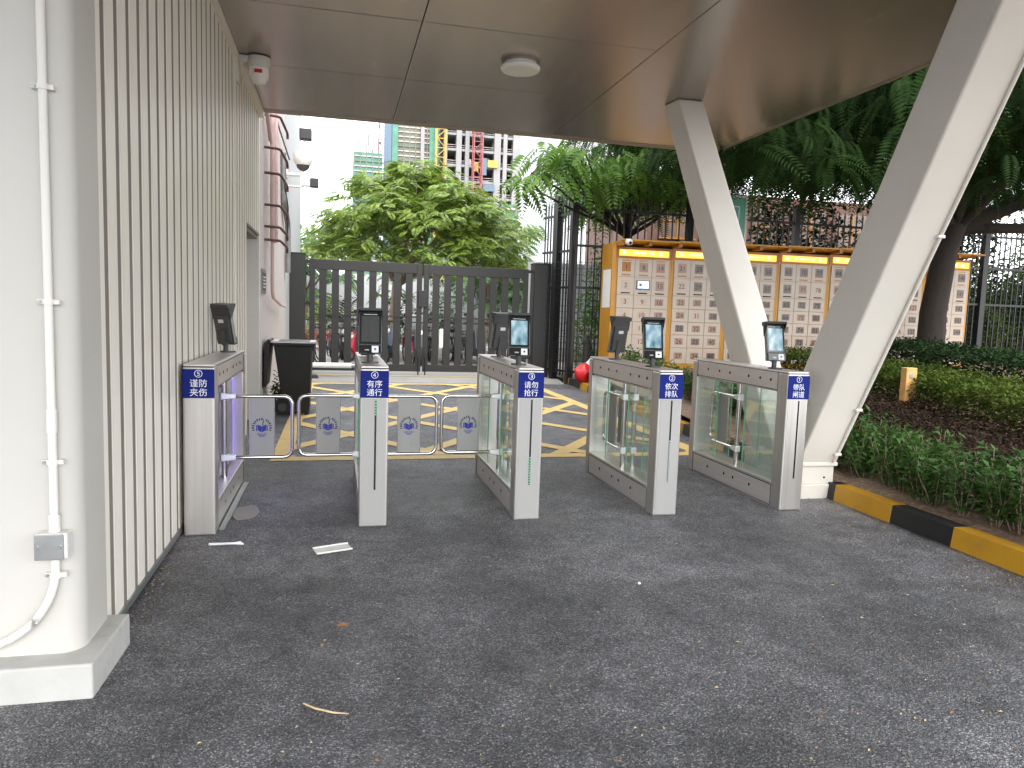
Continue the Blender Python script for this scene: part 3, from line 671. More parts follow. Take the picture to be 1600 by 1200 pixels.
fs(2, .27, True, 'face scanner with a bright screen at the front of turnstile 2', R(-9), dx=-.02)
fs(1, .27, True, 'face scanner with a bright screen on turnstile 1 before the V column', R(-6), dx=-.02)
def back(i, y, label, rz): scanner((TP[i][0] + TW / 2, TP[i][1] + y, 1.0), False, label, rz, front=False)
back(5, 1.16, 'dark face scanner seen from behind on turnstile 5 by the slatted wall', R(150))
back(3, 1.05, 'hooded face scanner turned away at the rear of turnstile 3', R(196))
back(2, 1.05, 'face scanner turned away at the rear of turnstile 2', R(188))
back(4, 1.08, 'face scanner half hidden behind the switched off one on turnstile 4', R(180))

# floor trim by turnstile 5, litter
g = MB(); g.box(-.675, -.64, 4.55, 5.75, .002, .012, M['zinc']); tag(g.build('metal_strip'), 'flat grey metal strip on the asphalt along turnstile 5', 'strip')
g = MB(); q4 = [(-.098, 4.018), (.093, 4.082), (.069, 4.157), (-.121, 4.088)]
g.prism([(x, y, .003 if i in (0, 1) else .012) for i, (x, y) in enumerate(q4)], (0, 0, .007), M['cardboard'])
for a_, b_, h_ in ((q4[3], q4[2], .012), (q4[0], q4[1], .003)): g.tube([(a_[0], a_[1], h_ + .008), (b_[0], b_[1], h_ + .008)], .006, M['cardboard'], 8)
o = g.build('cardboard_piece', bevel=.003); tag(o, 'white flat strip of board lying on the asphalt before turnstile 4', 'board')
g = MB(); g.tube([(-.685, 4.265, .009), (-.55, 4.255, .012), (-.52, 4.25, .014), (-.50, 4.25, .006)], [.007, .007, .011, .004], M['white_ink'], 10)
tag(g.build('plastic_stick'), 'small white plastic stick on the asphalt before turnstile 5', 'litter')
g = MB(); c = Vector((-.57, 4.92)); pts = [(c.x + .085 * math.cos(a) * rnd.uniform(.8, 1.15), c.y + .17 * math.sin(a) * rnd.uniform(.8, 1.15), .003) for a in np.linspace(0, 2 * PI, 18)[:-1]]
g.prism(pts, (0, 0, .004), M['concrete']); tag(g.build('concrete_patch'), kind='structure')
def leaf_obj(x, y, s, rz, label, m):
    g = MB(); n = 6
    top = [(s * (i / n - .5), s * .22 * math.sin(PI * i / n), .004 + s * .25 * (i / n - .5) ** 2 + (.1 * s * math.sin(PI * i / n))) for i in range(n + 1)]
    bot = [(s * (i / n - .5), -s * .22 * math.sin(PI * i / n), .004 + s * .25 * (i / n - .5) ** 2) for i in range(n + 1)]
    for i in range(n): g.add([top[i], top[i + 1], bot[i + 1], bot[i]], [(0, 1, 2, 3)], m)
    o = g.build('fallen_leaf'); o.location = (x, y, .003); o.rotation_euler = (0, 0, rz); tag(o, label, 'leaf')
leaf_obj(.035, 3.08, .055, .3, 'curled brown dry leaf on the asphalt in front of the turnstiles', M['dry_leaf'])
leaf_obj(1.50, 3.35, .04, 1.0, 'tiny white scrap lying alone in the middle of the asphalt', M['white_ink'])
g = MB(); g.tube([(-.10, 2.47, .006), (-.06, 2.42, .012), (.0, 2.39, .008), (.05, 2.38, .005)], [.003, .004, .0035, .002], M['straw'], 6)
tag(g.build('twig'), 'thin curved dry twig on the asphalt near the bottom', 'twig')
g = MB()
for k in range(1300):
    y = 1.5 + 3.6 * rnd.random() ** 1.4; x = rnd.uniform(-.6, 3.6)
    if rnd.random() < .35: x = 3.62 - abs(rnd.gauss(0, .25)); y = rnd.uniform(1.5, 5)
    if rnd.random() < .08: x = -.86 + abs(rnd.gauss(0, .05)); y = rnd.uniform(3.2, 4.5)
    s = rnd.uniform(.003, .009) * (1.6 if rnd.random() < .08 else 1); a = rnd.uniform(0, 2 * PI); c, sn = math.cos(a) * s, math.sin(a) * s
    if -.9 < x < -.77 and y < 3.1: continue
    mm = M['straw'] if rnd.random() < .6 else (M['concrete'] if rnd.random() < .6 else M['dry_leaf'])
    g.add([(x - c, y - sn, .003), (x + sn * .45, y - c * .45, .004), (x + c, y + sn, .004), (x - sn * .45, y + c * .45, .007)], [(0, 1, 2, 3)], mm)
tag(g.build('litter_specks'), kind='stuff')

# ------------------------------------------------------------ bin
t = thing('wheelie_bin', (-.50, 9.6, 0), 'black wheeled rubbish bin with its lid flipped open, by the doorway', 'bin')
g = MB(); B = M['bin_black']
g.hexa([(-.13, -.22, .03), (.17, -.22, .03), (.17, .22, .03), (-.13, .22, .03)], [(-.25, -.27, .86), (.20, -.27, .86), (.20, .27, .86), (-.25, .27, .86)], B)
g.box(-.27, .235, -.295, .295, .855, .90, B); g.box(.13, .225, -.20, .20, .80, .856, B); g.build('body', t, bevel=.012)
g = MB(); g.ring([[(x, y, z) for x, y in ((-.28, -.3), (.24, -.3), (.24, .3), (-.28, .3))] for z in (.893, .912)], M['bag_white'], caps=False, smooth=False); g.box(-.275, .235, -.298, .298, .898, .911, M['bag_white']); g.box(-.20, .17, -.23, .23, .905, .914, M['black']); g.build('bag_rim', t)
g = MB(); g.hexa([(-.37, -.29, .35), (-.34, -.29, .35), (-.34, .29, .35), (-.37, .29, .35)], [(-.36, -.29, .90), (-.29, -.29, .90), (-.29, .29, .90), (-.36, .29, .90)], B); g.tube([(-.31, -.28, .91), (-.31, .28, .91)], .022, B); g.build('lid', t, bevel=.01)
for sy in (-.25, .22):
    g = MB(); g.tube([(-.15, sy, .10), (-.15, sy + .045, .10)], .10, M['tyre'], 24); g.tube([(-.15, sy - .004, .10), (-.15, sy + .049, .10)], .05, M['dark_grey'], 16); g.build('wheel', t)

# ------------------------------------------------------------ gate
GY = 14.5
for n_, (x0, x1, lab) in enumerate(((-.52, 1.60, 'left leaf of the dark slatted double gate'), (1.635, 3.74, 'right leaf of the dark slatted double gate'))):
    t = thing('metal_gate', ((x0 + x1) / 2, GY, 0), lab, 'gate', 'leaves of the double gate'); xm = (x0 + x1) / 2; G = M['gate_grey']
    g = MB()
    zt = 2.235 if n_ == 0 else 2.225
    g.box(x0, x0 + .10, GY - .03, GY + .03, .13, zt, G); g.box(x1 - .10, x1, GY - .03, GY + .03, .13, zt, G)
    g.box(x0 + .1, x1 - .1, GY - .028, GY + .028, zt - .19, zt - .002, G); g.box(x0 + .1, x1 - .1, GY - .028, GY + .028, .132, .27, G)
    g.build('frame', t, at=(-xm, -GY, 0), bevel=.004)
    for k in range(8):
        xc = x0 + .10 + (x1 - x0 - .2) * (k + .62) / 8.25
        g = MB(); g.box(xc - .068, xc + .068, GY - .02, GY + .02, .271, zt - .191, G); g.build('slat', t, at=(-xm, -GY, 0), bevel=.004)
    g = MB(); g.box(x0 + .1, x1 - .1, GY - .034, GY - .021, 1.185, 1.215, G); g.build('mid_rail', t, at=(-xm, -GY, 0))
    g = MB(); xb = x1 - .05 if n_ == 0 else x0 + .05; g.tube([(xb, GY - .05, .5), (xb, GY - .05, -.0 + .07)], .014, M['black']); g.box(xb - .03, xb + .03, GY - .06, GY - .031, .42, .56, M['black']); g.build('drop_bolt', t, at=(-xm, -GY, 0))
    if n_ == 0: g = MB(); g.box(x1 - .07, x1 + .10, GY - .07, GY - .032, 1.40, 1.72, M['black']); g.build('lock_box', t, at=(-xm, -GY, 0), bevel=.006)
for x0, x1, z, lab in ((-.965, -.60, 2.31, 'thick dark gate post against the pale wall'), (3.83, 4.17, 2.33, 'thick dark gate post beside the tall railing')):
    t = thing('gate_post', ((x0 + x1) / 2, GY, 0), lab, 'gate post', 'posts of the double gate'); xm = (x0 + x1) / 2
    g = MB(); g.box(x0, x1, GY - .17, GY + .17, 0, z, M['gate_grey']); g.build('shaft', t, at=(-xm, -GY, 0), bevel=.006)
    g = MB(); g.box(x0 - .008, x1 + .008, GY - .178, GY + .178, z + .001, z + .02, M['gate_grey']); g.build('cap', t, at=(-xm, -GY, 0))
    g = MB()
    for zz in (.45, 2.18):
        xi = x1 if x0 < 0 else x0 - .09
        g.box(xi, xi + .09, GY - .02, GY + .02, zz - .03, zz + .03, M['black'])
    g.build('hinge', t, at=(-xm, -GY, 0))
t = thing('gate_opener', (-.2, 13.95, 0), 'pale horizontal opener arm on a black rubber foot in front of the gate', 'opener')
g = MB(); g.tube([(-.55, 0, .27), (.46, .03, .27)], .05, M['cardboard'], 14); g.tube([(.44, .03, .27), (.52, .03, .27)], .035, M['zinc'], 12); g.build('arm', t)
g = MB(); g.hexa([(-.5, -.12, .0), (-.1, -.12, .0), (-.1, .12, .0), (-.5, .12, .0)], [(-.48, -.1, .09), (-.16, -.1, .09), (-.16, .1, .09), (-.48, .1, .09)], M['black']); g.box(-.42, -.28, -.05, .05, .09, .23, M['black']); g.build('foot', t, bevel=.01)

# ------------------------------------------------------------ tall railing
def railing(pts, zb, zt, label, name='tall_railing', pitch=.145, posts=2.4, mesh=False):
    a, b = Vector(pts[0]), Vector(pts[1]); d = b - a; Lg = d.length; d.normalize(); nrm = Vector((-d.y, d.x))
    t = thing(name, (a.x, a.y, 0), label, 'fence', 'tall black railings'); g = MB(); m = M['fence_black']
    def pt(s, off, z): q = a + d * s + nrm * off; return (q.x - a.x, q.y - a.y, z)
    def bar(s0, s1, o0, o1, z0, z1, mb): mb.hexa([pt(s0, o0, z0), pt(s1, o0, z0), pt(s1, o1, z0), pt(s0, o1, z0)], [pt(s0, o0, z1), pt(s1, o0, z1), pt(s1, o1, z1), pt(s0, o1, z1)], m)
    for z in (zb + .12, zb + 1.75, zt - .95, zt - .25): bar(.03, Lg - .03, -.018, .018, z, z + .045, g)
    s = pitch
    while s < Lg - .05:
        bar(s - .011, s + .011, -.011, .011, zb + .05, zt - .05, g)
        q = [pt(s - .017, -.014, zt - .05), pt(s + .017, -.014, zt - .05), pt(s + .017, .014, zt - .05), pt(s - .017, .014, zt - .05)]
        g.hexa(q, [pt(s - .002, -.002, zt + .07), pt(s + .002, -.002, zt + .07), pt(s + .002, .002, zt + .07), pt(s - .002, .002, zt + .07)], m); s += pitch
    g.build('picket_panel', t)
    s = 0.; ps = []
    while s < Lg - .3: ps.append(s); s += posts
    for s in ps:
        g = MB(); bar(s - .06, s + .06, -.06, .06, 0, zt + .14, g); g.build('post', t)
    if mesh:
        g = MB(); s = .1
        while s < Lg: bar(s - .004, s + .004, .05, .058, zb + .1, zb + 2.3, g); s += .10
        z = zb + .1
        while z < zb + 2.3: bar(.05, Lg - .05, .058, .066, z - .004, z + .004, g); z += .12
        g.build('wire_mesh', t)
    return t
railing([(4.38, 13.6), (4.05, 14.65)], .1, 3.5, 'short return of tall black railing beside the gate post', pitch=.1, posts=.55, mesh=True)
railing([(4.38, 13.6), (21., 13.75)], .1, 3.6, 'long tall black railing behind the orange lockers', mesh=True)

# ------------------------------------------------------------ locker bank: seven cabinets
LY, LX0, CW_, LZ0, LZ1 = 12.8, 4.93, 1.118, .42, 2.62
names = ['leftmost locker cabinet, doors 1 to 20 with a small lit screen', 'locker cabinet with doors 21 to 41, second from the left', 'locker cabinet with doors 42 to 62, mostly behind the far column arm',
         'locker cabinet with doors 63 to 83, between the two column arms', 'locker cabinet with doors 84 to 104, partly behind the near column arm', 'locker cabinet with doors 105 to 125, left of the tree trunk', 'rightmost locker cabinet, doors 126 to 146, partly behind the tree trunk']
num = 1
rows_h = [.34, .34, .25, .25, .25, .25, .31]
for c in range(7):
    x0 = LX0 + c * CW_; y0 = LY; zb = LZ0 + .018 * c
    t = thing('locker_cabinet', (x0 + CW_ / 2, y0, zb), names[c], 'locker', 'bank of orange parcel lockers')
    A = (-(x0 + CW_ / 2), -y0, -zb)
    g = MB(); g.box(x0 + .002, x0 + CW_ - .002, y0, y0 + .5, zb - .3, zb + 2.2, M['locker_orange'])
    g.box(x0 + .004, x0 + CW_ - .004, y0 - .004, y0 + .02, zb + 2.0, zb + 2.2, M['locker_brown']); g.build('body', t, at=A)
    zt = zb + 1.985; zs = [zt]
    for h in rows_h: zs.append(zs[-1] - h * 1.985 / sum(rows_h) * .975)
    g = MB(); g.box(x0 + .07, x0 + CW_ - .07, y0 - .03, y0 - .005, zb + 2.035, zb + 2.15, M['lit_sign']); hd = g.build('lit_header', t, at=A, bevel=.006)
    g = MB(); yy = y0 - .033
    for k in range(6): 
        for q in range(3):
            if rnd.random() < .75: g.box(x0 + .33 + k * .075 + q * .018, x0 + .343 + k * .075 + q * .018, yy, yy + .002, zb + 2.075 + rnd.uniform(0, .01), zb + 2.115 + rnd.uniform(-.01, .01), M['lit_text'])
    g.box(x0 + .345, x0 + .77, yy + .0005, yy + .002, zb + 2.09, zb + 2.098, M['lit_text'])
    g.tube([(x0 + .16, yy + .002, zb + 2.095), (x0 + .16, yy, zb + 2.095)], .035, M['lit_text'], 12)
    g.box(x0 + .86, x0 + .905, yy, yy + .002, zb + 2.06, zb + 2.125, M['lit_text']); g.build('header_mark', hd, at=(0, 0, 0))
    g = MB(); g.hexa([(x0 - .01, y0 - .32, zb + 2.285), (x0 + CW_ + .008, y0 - .32, zb + 2.285), (x0 + CW_ + .008, y0 + .52, zb + 2.21), (x0 - .01, y0 + .52, zb + 2.21)],
                     [(x0 - .01, y0 - .32, zb + 2.31), (x0 + CW_ + .008, y0 - .32, zb + 2.31), (x0 + CW_ + .008, y0 + .52, zb + 2.25), (x0 - .01, y0 + .52, zb + 2.25)], M['locker_orange']); 
    g.box(x0 + CW_ / 2 - .03, x0 + CW_ / 2 + .03, y0 - .28, y0 - .003, zb + 2.215, zb + 2.284, M['locker_brown']); g.box(x0 - .008, x0 + .06, y0 - .3, y0 - .003, zb + 2.2, zb + 2.284, M['locker_brown']); g.build('roof', t, at=A)
    for col_ in range(3):
        dx0 = x0 + .05 + col_ * (CW_ - .1) / 3; dx1 = dx0 + (CW_ - .1) / 3 - .006
        rr = range(7)
        for r_ in rr:
            z1, z0 = zs[r_], zs[r_ + 1] + .006
            xm, zm = (dx0 + dx1) / 2, (z0 + z1) / 2
            g = MB(); g.box(dx0, dx1, y0 - .02, y0 - .001, z0, z1, M['locker_door'])
            tall = r_ < 2
            if r_ < 2: g.box(xm - .09, xm + .09, y0 - .0215, y0 - .0198, z0 + .022, z0 + .045, M['ink'] if r_ == 1 else M['locker_brown']); 
            if r_ == 0 and c % 2 == 0: g.box(xm - .09, xm + .09, y0 - .0215, y0 - .0198, z1 - .04, z1 - .02, M['locker_orange'])
            d = g.build('door', t, at=A, bevel=.003, seg=1)
            if c == 0 and col_ == 1 and r_ == 1:
                g = MB(); g.box(xm - .13, xm + .13, y0 - .04, y0 - .021, zm - .06, zm + .11, M['black_gloss']); g.box(xm - .11, xm + .11, y0 - .042, y0 - .0395, zm - .04, zm + .095, M['small_screen'])
                g.box(xm - .08, xm - .03, y0 - .0435, y0 - .0419, zm - .0, zm + .05, M['hoist_blue']); g.build('display', d); continue
            q = rnd.random(); wm = M['door_window'] if q < .5 else (M['door_window_dark'] if q < .75 else M['door_window_pale'])
            if c == 0 and col_ < 2 and r_ > 0: wm = M['door_window_pale']
            if c == 0 and col_ == 0 and r_ == 0: wm = M['locker_brown']
            if c >= 2 and rnd.random() < .7: wm = M['door_window_dark']
            hw, hh = (.085, .085) if tall else (.085, .062)
            g = MB(); zc = zm + (.015 if tall else 0)
            g.box(xm - hw, xm + hw, y0 - .0225, y0 - .0195, zc - hh, zc + hh, wm)
            g.text(str(num), (xm, y0 - .0232, zc - .045), .125, M['ink']); num += 1
            g.build('window', d)
t = thing('white_dome_camera', (5.03, 12.42, 2.66), 'small white camera under the left corner of the locker roof', 'camera')
g = MB(); g.tube([(0, 0, .06), (0, 0, .02), (0, 0, -.03), (0, 0, -.05)], [.05, .07, .06, .02], M['conduit'], 14); g.build('dome', t)
g = MB(); g.disc((0, -.06, -.01), (0, -1, -.3), .025, .01, M['black']); g.build('lens', t)
g = MB(); g.box(4.86, 4.925, 12.75, 13.3, .36, 2.68, M['locker_orange']); g.box(4.855, 4.8595, 12.8, 13.2, 1.5, 2.2, M['cardboard']); tag(g.build('locker_end_panel', bevel=.01), 'orange side panel with a white notice at the left end of the lockers', 'panel')

# teal board standing behind the V column
t = thing('teal_board', (7.66, 13.1, 2.7), 'teal sign board with white frame sticking up behind the V column', 'sign'); g = MB()
g.box(-.75, .0, -.03, .03, -.3, 1.0, M['teal']); g.build('board', t)
g = MB(); g.box(0.001, .05, -.04, .04, -.3, 1.04, M['cardboard']); g.box(-.75, -.0, -.04, .04, 1.001, 1.04, M['cardboard']); g.box(-.14, -.125, -.034, -.031, .1, .82, M['white_ink']); g.box(-.5, -.125, -.034, -.031, .82, .835, M['white_ink']); g.build('frame', t)
# bags, cone, hoarding behind railing
def lump(name, c, sx, sy, sz, m, seed):
    r_ = random.Random(seed); g = MB(); rings = []
    ph = [r_.uniform(0, 6) for _ in range(6)]
    for i in range(9):
        v = i / 8; z = sz * v; rad = math.sin(PI * (v * .86 + .14)) ** .6 if v < .85 else .42 * (1.15 - v) / .3
        rings.append([(c[0] + sx * rad * math.cos(a) * (1 + .2 * math.sin(3 * a + ph[0] + 3 * v) + .12 * math.sin(7 * a + ph[1] + 9 * v) + r_.uniform(-.06, .06)), c[1] + sy * rad * math.sin(a) * (1 + .12 * math.sin(4 * a + ph[2])), c[2] + z + .02 * math.sin(5 * a + ph[3])) for a in np.linspace(0, 2 * PI, 25)[:-1]])
    g.ring(rings, m); return g
tag(lump('plastic_bag', (4.41, 12.75, .13), .19, .15, .33, M['bag_red'], 3).build('plastic_bag'), 'red plastic bag slumped on the kerb by the railing', 'bag')
tag(lump('plastic_bag', (4.62, 12.95, .13), .14, .12, .42, M['bag_white'], 5).build('plastic_bag'), 'small white plastic bag behind the red one', 'bag')
t = thing('traffic_cone', (4.95, 14.2, .18), 'dark traffic cone standing behind the black railing', 'cone')
g = MB(); g.tube([(0, 0, .03), (0, 0, .70), (0, 0, .76)], [.17, .05, .05], M['dark_grey'], 18); g.build('cone', t); g = MB(); g.box(-.2, .2, -.2, .2, 0, .03, M['black']); g.build('base', t, bevel=.008)
t = thing('white_hoarding', (5.5, 17.5, 0), 'white ribbed hoarding behind the railing left of the lockers', 'hoarding')
g = MB()
for k in range(16): g.box(-1.0 + k * .2, -.83 + k * .2, 0, .05, .5, 2.6, M['hoarding'])
g.box(-1.0, 2.2, .03, .06, .5, 2.58, M['hoarding']); g.build('sheet', t); g = MB(); g.box(-1.2, 3.0, -.05, .15, 0, .499, M['concrete']); g.build('base_wall', t)

# ------------------------------------------------------------ street beyond the gate
g = MB()
for k in range(60): g.box(-14 + k * .6, -13.42 + k * .6, 30, 30.08, .3, 2.6, M['hoarding'])
g.box(-14, 22, 30.05, 30.1, .31, 2.59, M['wall_grey']); g.box(-14, 22, 29.9, 30.2, 0, .3, M['concrete'])
tag(g.build('site_wall'), 'pale site wall along the far side of the street', 'wall')
t = thing('brick_house', (-4.5, 26, 0), 'pinkish brick house glimpsed left of the gate', 'building')
g = MB(); g.box(-3, 3.2, 0, 3, 0, 3.2, M['brick_pink']); g.build('wall', t); g = MB(); g.box(-3.2, 3.4, -.3, 3.3, 3.201, 3.4, M['wall_grey']); g.build('roof', t)

def bike_parts(t, frame, basket=True):
    r = .31
    def wheel(x):
        g = MB(); c = Vector((x, 0, r))
        g.tube([c + Vector((r * math.cos(a), 0, r * math.sin(a))) for a in np.linspace(0, 2 * PI, 25)[:-1]], .02, M['tyre'], 6, close=True); w = g.build('wheel', t)
        g = MB()
        for k in range(10):
            a = k * PI / 5; g.tube([c, c + Vector((r * math.cos(a), 0, r * math.sin(a)))], .003, M['zinc'], 4)
        g.tube([c + Vector((0, -.04, 0)), c + Vector((0, .04, 0))], .025, M['zinc'], 8); g.build('spokes', w)
    wheel(-.52); wheel(.52)
    g = MB(); m = frame
    for a, b, q in (((-.52, 0, r), (-.08, 0, .28), .014), ((-.52, 0, r), (-.2, 0, .72), .012), ((-.08, 0, .28), (-.22, 0, .82), .018), ((-.08, 0, .28), (.36, 0, .68), .024), ((-.17, 0, .6), (.36, 0, .74), .018), ((.34, 0, .85), (.52, 0, r), .018)): g.tube([a, b], q, m, 8)
    g.box(-.72, -.3, -.05, .05, .64, .66, m); g.prism([(-.8, -.025, .42), (-.72, -.025, .6), (-.5, -.025, .69), (-.3, -.025, .66), (-.3, -.025, .63), (-.5, -.025, .65), (-.68, -.025, .57), (-.76, -.025, .42)], (0, .05, 0), m); g.build('frame', t)
    g = MB(); g.tube([(-.36, 0, .86), (-.22, 0, .87), (-.1, 0, .86)], [.09, .075, .03], M['black'], 10); g.build('saddle', t)
    g = MB(); g.tube([(.34, 0, .84), (.31, 0, 1.0)], .014, M['zinc']); g.tube([(.22, -.28, 1.02), (.32, -.15, 1.03), (.32, .15, 1.03), (.22, .28, 1.02)], .013, M['black']); g.build('handlebar', t)
    if basket:
        g = MB()
        for z in (.72, .80, .88, .95):
            e = .1 + (z - .72) * .2; g.tube([(.5 - e, -e - .02, z), (.5 + e, -e - .02, z), (.5 + e, e + .02, z), (.5 - e, e + .02, z)], .006, M['zinc'], 4, close=True)
        for k in range(8):
            a = k * PI / 4; g.tube([(.5 + .1 * math.cos(a), .11 * math.sin(a), .70), (.5 + .15 * math.cos(a), .16 * math.sin(a), .95)], .005, M['zinc'], 4)
        g.box(.4, .6, -.1, .1, .70, .71, M['dark_grey']); g.build('basket', t)
def scooter_parts(t, body, box=None):
    for x in (-.5, .52):
        g = MB(); g.tube([(x + .19 * math.cos(a), 0, .23 + .19 * math.sin(a)) for a in np.linspace(0, 2 * PI, 21)[:-1]], .05, M['tyre'], 8, close=True); g.tube([(x, -.03, .23), (x, .03, .23)], .13, M['zinc'], 14); g.build('wheel', t)
    g = MB()
    g.prism([(-.72, -.14, .45), (-.62, -.14, .72), (-.1, -.14, .70), (.0, -.14, .36), (.28, -.14, .30), (.36, -.14, .36), (.30, -.14, .86), (.40, -.14, .90), (.52, -.14, .42), (.4, -.14, .22), (-.3, -.14, .22), (-.4, -.14, .4)], (0, .28, 0), body); g.build('body', t, bevel=.03, seg=3)
    g = MB(); g.hexa([(-.70, -.13, .722), (-.05, -.12, .70), (-.05, .12, .70), (-.70, .13, .722)], [(-.70, -.11, .80), (-.08, -.1, .77), (-.08, .1, .77), (-.70, .11, .80)], M['black']); g.build('seat', t, bevel=.02)
    g = MB(); g.tube([(.40, 0, .4), (.30, 0, 1.02)], .025, M['black']); g.tube([(.2, -.33, 1.05), (.3, -.15, 1.04), (.3, .15, 1.04), (.2, .33, 1.05)], .017, M['black']); g.build('handlebar', t)
    g = MB(); g.disc((.42, 0, .80), (1, 0, .1), .06, .03, M['lamp_white']); g.build('headlight', t)
    for s in (-1, 1):
        g = MB(); g.tube([(.3, s * .2, 1.05), (.33, s * .26, 1.22)], .006, M['black'], 5); g.disc((.33, s * .27, 1.25), (-1, 0, 0), .05, .01, M['black'], 12); g.build('mirror', t)
    if box: g = MB(); g.box(-.85, -.42, -.22, .22, .82, 1.22, box); g.build('delivery_box', t, bevel=.02)
M['bike_white'] = mat('bike_white', (.62, .62, .6), .4); M['bike_red'] = mat('bike_red', (.5, .03, .06), .4); M['bike_dark'] = mat('bike_dark', (.05, .055, .065), .4); M['bike_blue'] = mat('bike_blue', (.04, .06, .10), .4)
bt = thing('bicycle', (-.25, 18.7, 0), 'black bicycle parked behind the gate, nearest its left post', 'bicycle', 'bicycles parked beyond the gate', R(250)); bike_parts(bt, M['bike_dark'])
bt2 = thing('bicycle', (.45, 18.9, 0), 'red framed bicycle parked beside the red tricycle beyond the gate', 'bicycle', 'bicycles parked beyond the gate', R(285)); bike_parts(bt2, M['bike_red'])
for k, (x, y, a, src, lab) in enumerate(((.05, 18.8, 262, bt, 'dark bicycle beside the red one behind the left gate leaf'), (1.75, 18.6, 275, bt2, 'red bicycle behind the right side of the left gate leaf'), (2.25, 18.7, 258, bt, 'dark bicycle seen just right of the gate lock'),
                                    (3.0, 18.9, 280, bt, 'dark bicycle between the white and the grey scooters'), (3.9, 18.8, 262, bt, 'dark bicycle behind the right end of the gate'), (2.45, 20.3, 265, bt2, 'red bicycle in the second row beyond the gate'), (-.62, 18.9, 248, bt2, 'red bicycle half hidden by the left gate post'), (1.1, 18.4, 268, bt, 'dark bicycle under the flame tree left of its trunk'), (2.0, 19.4, 272, bt, 'dark bicycle in the second row behind the gate lock'), (3.3, 20.0, 255, bt2, 'red bicycle in the second row behind the right gate leaf'), (4.2, 18.4, 275, bt, 'dark bicycle nearest the right gate post'), (-.1, 20.1, 283, bt2, 'red bicycle in the second row behind the left gate leaf'))):
    c = copy_tree(src); c.location = (x, y, 0); c.rotation_euler = (0, 0, R(a)); c['label'] = lab
s1 = thing('scooter', (2.65, 18.6, 0), 'white electric scooter parked behind the right gate leaf', 'scooter', 'scooters parked beyond the gate', R(262)); scooter_parts(s1, M['bike_white'])
s2 = thing('scooter', (3.45, 18.7, 0), 'dark grey electric scooter with a box parked behind the right gate leaf', 'scooter', 'scooters parked beyond the gate', R(278)); scooter_parts(s2, M['bike_dark'], M['zinc'])
s3 = thing('scooter', (1.35, 19.2, 0), 'slate coloured electric scooter parked behind the left gate leaf', 'scooter', 'scooters parked beyond the gate', R(255)); scooter_parts(s3, M['bike_blue'])
for k, (x, y, a, src, lab) in enumerate(((1.95, 18.1, 268, s2, 'dark scooter with a box right beside the flame tree trunk'), (3.1, 19.8, 262, s1, 'white scooter in the second row behind the right gate leaf'), (.25, 19.9, 258, s1, 'white scooter in the second row behind the left gate leaf'), (3.75, 20.2, 275, s3, 'slate coloured scooter in the second row behind the right gate leaf'))):
    c = copy_tree(src); c.location = (x, y, 0); c.rotation_euler = (0, 0, R(a)); c['label'] = lab
c = copy_tree(s1); c.location = (4.3, 19.3, 0); c.rotation_euler = (0, 0, R(250)); c['label'] = 'white electric scooter behind the right gate post'
t = thing('cargo_tricycle', (.62, 19.0, 0), 'red cargo tricycle with a bright red box, behind the left gate leaf', 'tricycle', None, R(215)); t.scale = (.72, .72, .78)
scooter_parts(t, M['bike_red'])
g = MB(); g.box(-1.3, -.6, -.4, .4, .35, .5, M['bike_red']); g.box(-1.25, -.62, -.36, .36, .52, 1.05, M['bag_red']); g.build('cargo_box', t, bevel=.02)
g = MB(); g.disc((-.93, .361, .8), (0, 1, 0), .09, .004, M['white_ink']); g.build('round_label', t)

# ------------------------------------------------------------ far buildings under construction
FY = 150.
K = FY / 120.
def bx_(px0, px1, py0, py1, d0=0., d1=8.):
    a = at(px0, py1, FY); b = at(px1, py0, FY); return a.x, b.x, FY + d0, FY + d1, a.z, b.z
t = thing('concrete_frame_building', (30, FY, 0), 'pale concrete tower block under construction with open floors, right of the netted tower', 'building')
xa, xb = at(694, 300, FY).x, at(905, 300, FY).x
def PB2(g, n): return g.build(n, t, at=(-30, -FY, 0))
g = MB(); g.box(xa + .5, xb, FY + 7, FY + 16, 0, 46, M['int_dark']); PB2(g, 'interior_shade')  # dark box stands in for the shade inside the open floors
g = MB(); z = 3.; lv = []
while z < 46: g.box(xa, xb, FY - .2, FY + 6.9, z - .35, z + .15, M['frame_conc']); g.box(xa, xb, FY - .45, FY - .21, z - .3, z + .15, M['frame_conc']); lv.append(z); z += 3.05
PB2(g, 'floor_slab')
g = MB()
for px, w in ((695, 1.1), (716, 1.6), (729, 1.2), (752, .8), (776, 2.0), (788, 1.2), (807, 2.8), (815, .9), (831, 1.1), (850, 1.2), (870, 1.4), (890, 1.2)):
    x = at(px, 250, FY).x; g.box(x - w * .33, x + w * .33, FY - .7, FY + 1.2, 0, 46, M['frame_conc'])
PB2(g, 'pillar')
g = MB()
for z in lv:
    x = xa
    for q in range(14):
        if rnd.random() < .45:
            g.box(xa + q * 1.9 + .4, xa + q * 1.9 + 1.7, FY + .8 + rnd.random(), FY + 2.1, z + .16, z + .5 + rnd.random() * 1.8, rnd.choice([M['frame_conc'], M['int_dark'], M['pipe_pink'], M['netting_brown']]))
    g.box(xa, xb, FY + .05, FY + .12, z + .9, z + .98, M['pipe_pink']); g.box(xa, xb, FY + .05, FY + .12, z + .5, z + .56, M['zinc'])
PB2(g, 'floor_clutter')
g = MB(); 
for px, py, w, h, m in ((768, 258, 16, 10, 'sheet_yellow'), (755, 262, 8, 26, 'hoist_blue'), (762, 295, 18, 9, 'hoist_blue'), (742, 262, 8, 14, 'sheet_yellow')):
    a = at(px - w / 2, py + h / 2, FY); b = at(px + w / 2, py - h / 2, FY); g.box(a.x, b.x, FY - 1.2, FY - .9, a.z, b.z, M[m])
PB2(g, 'coloured_sheet')
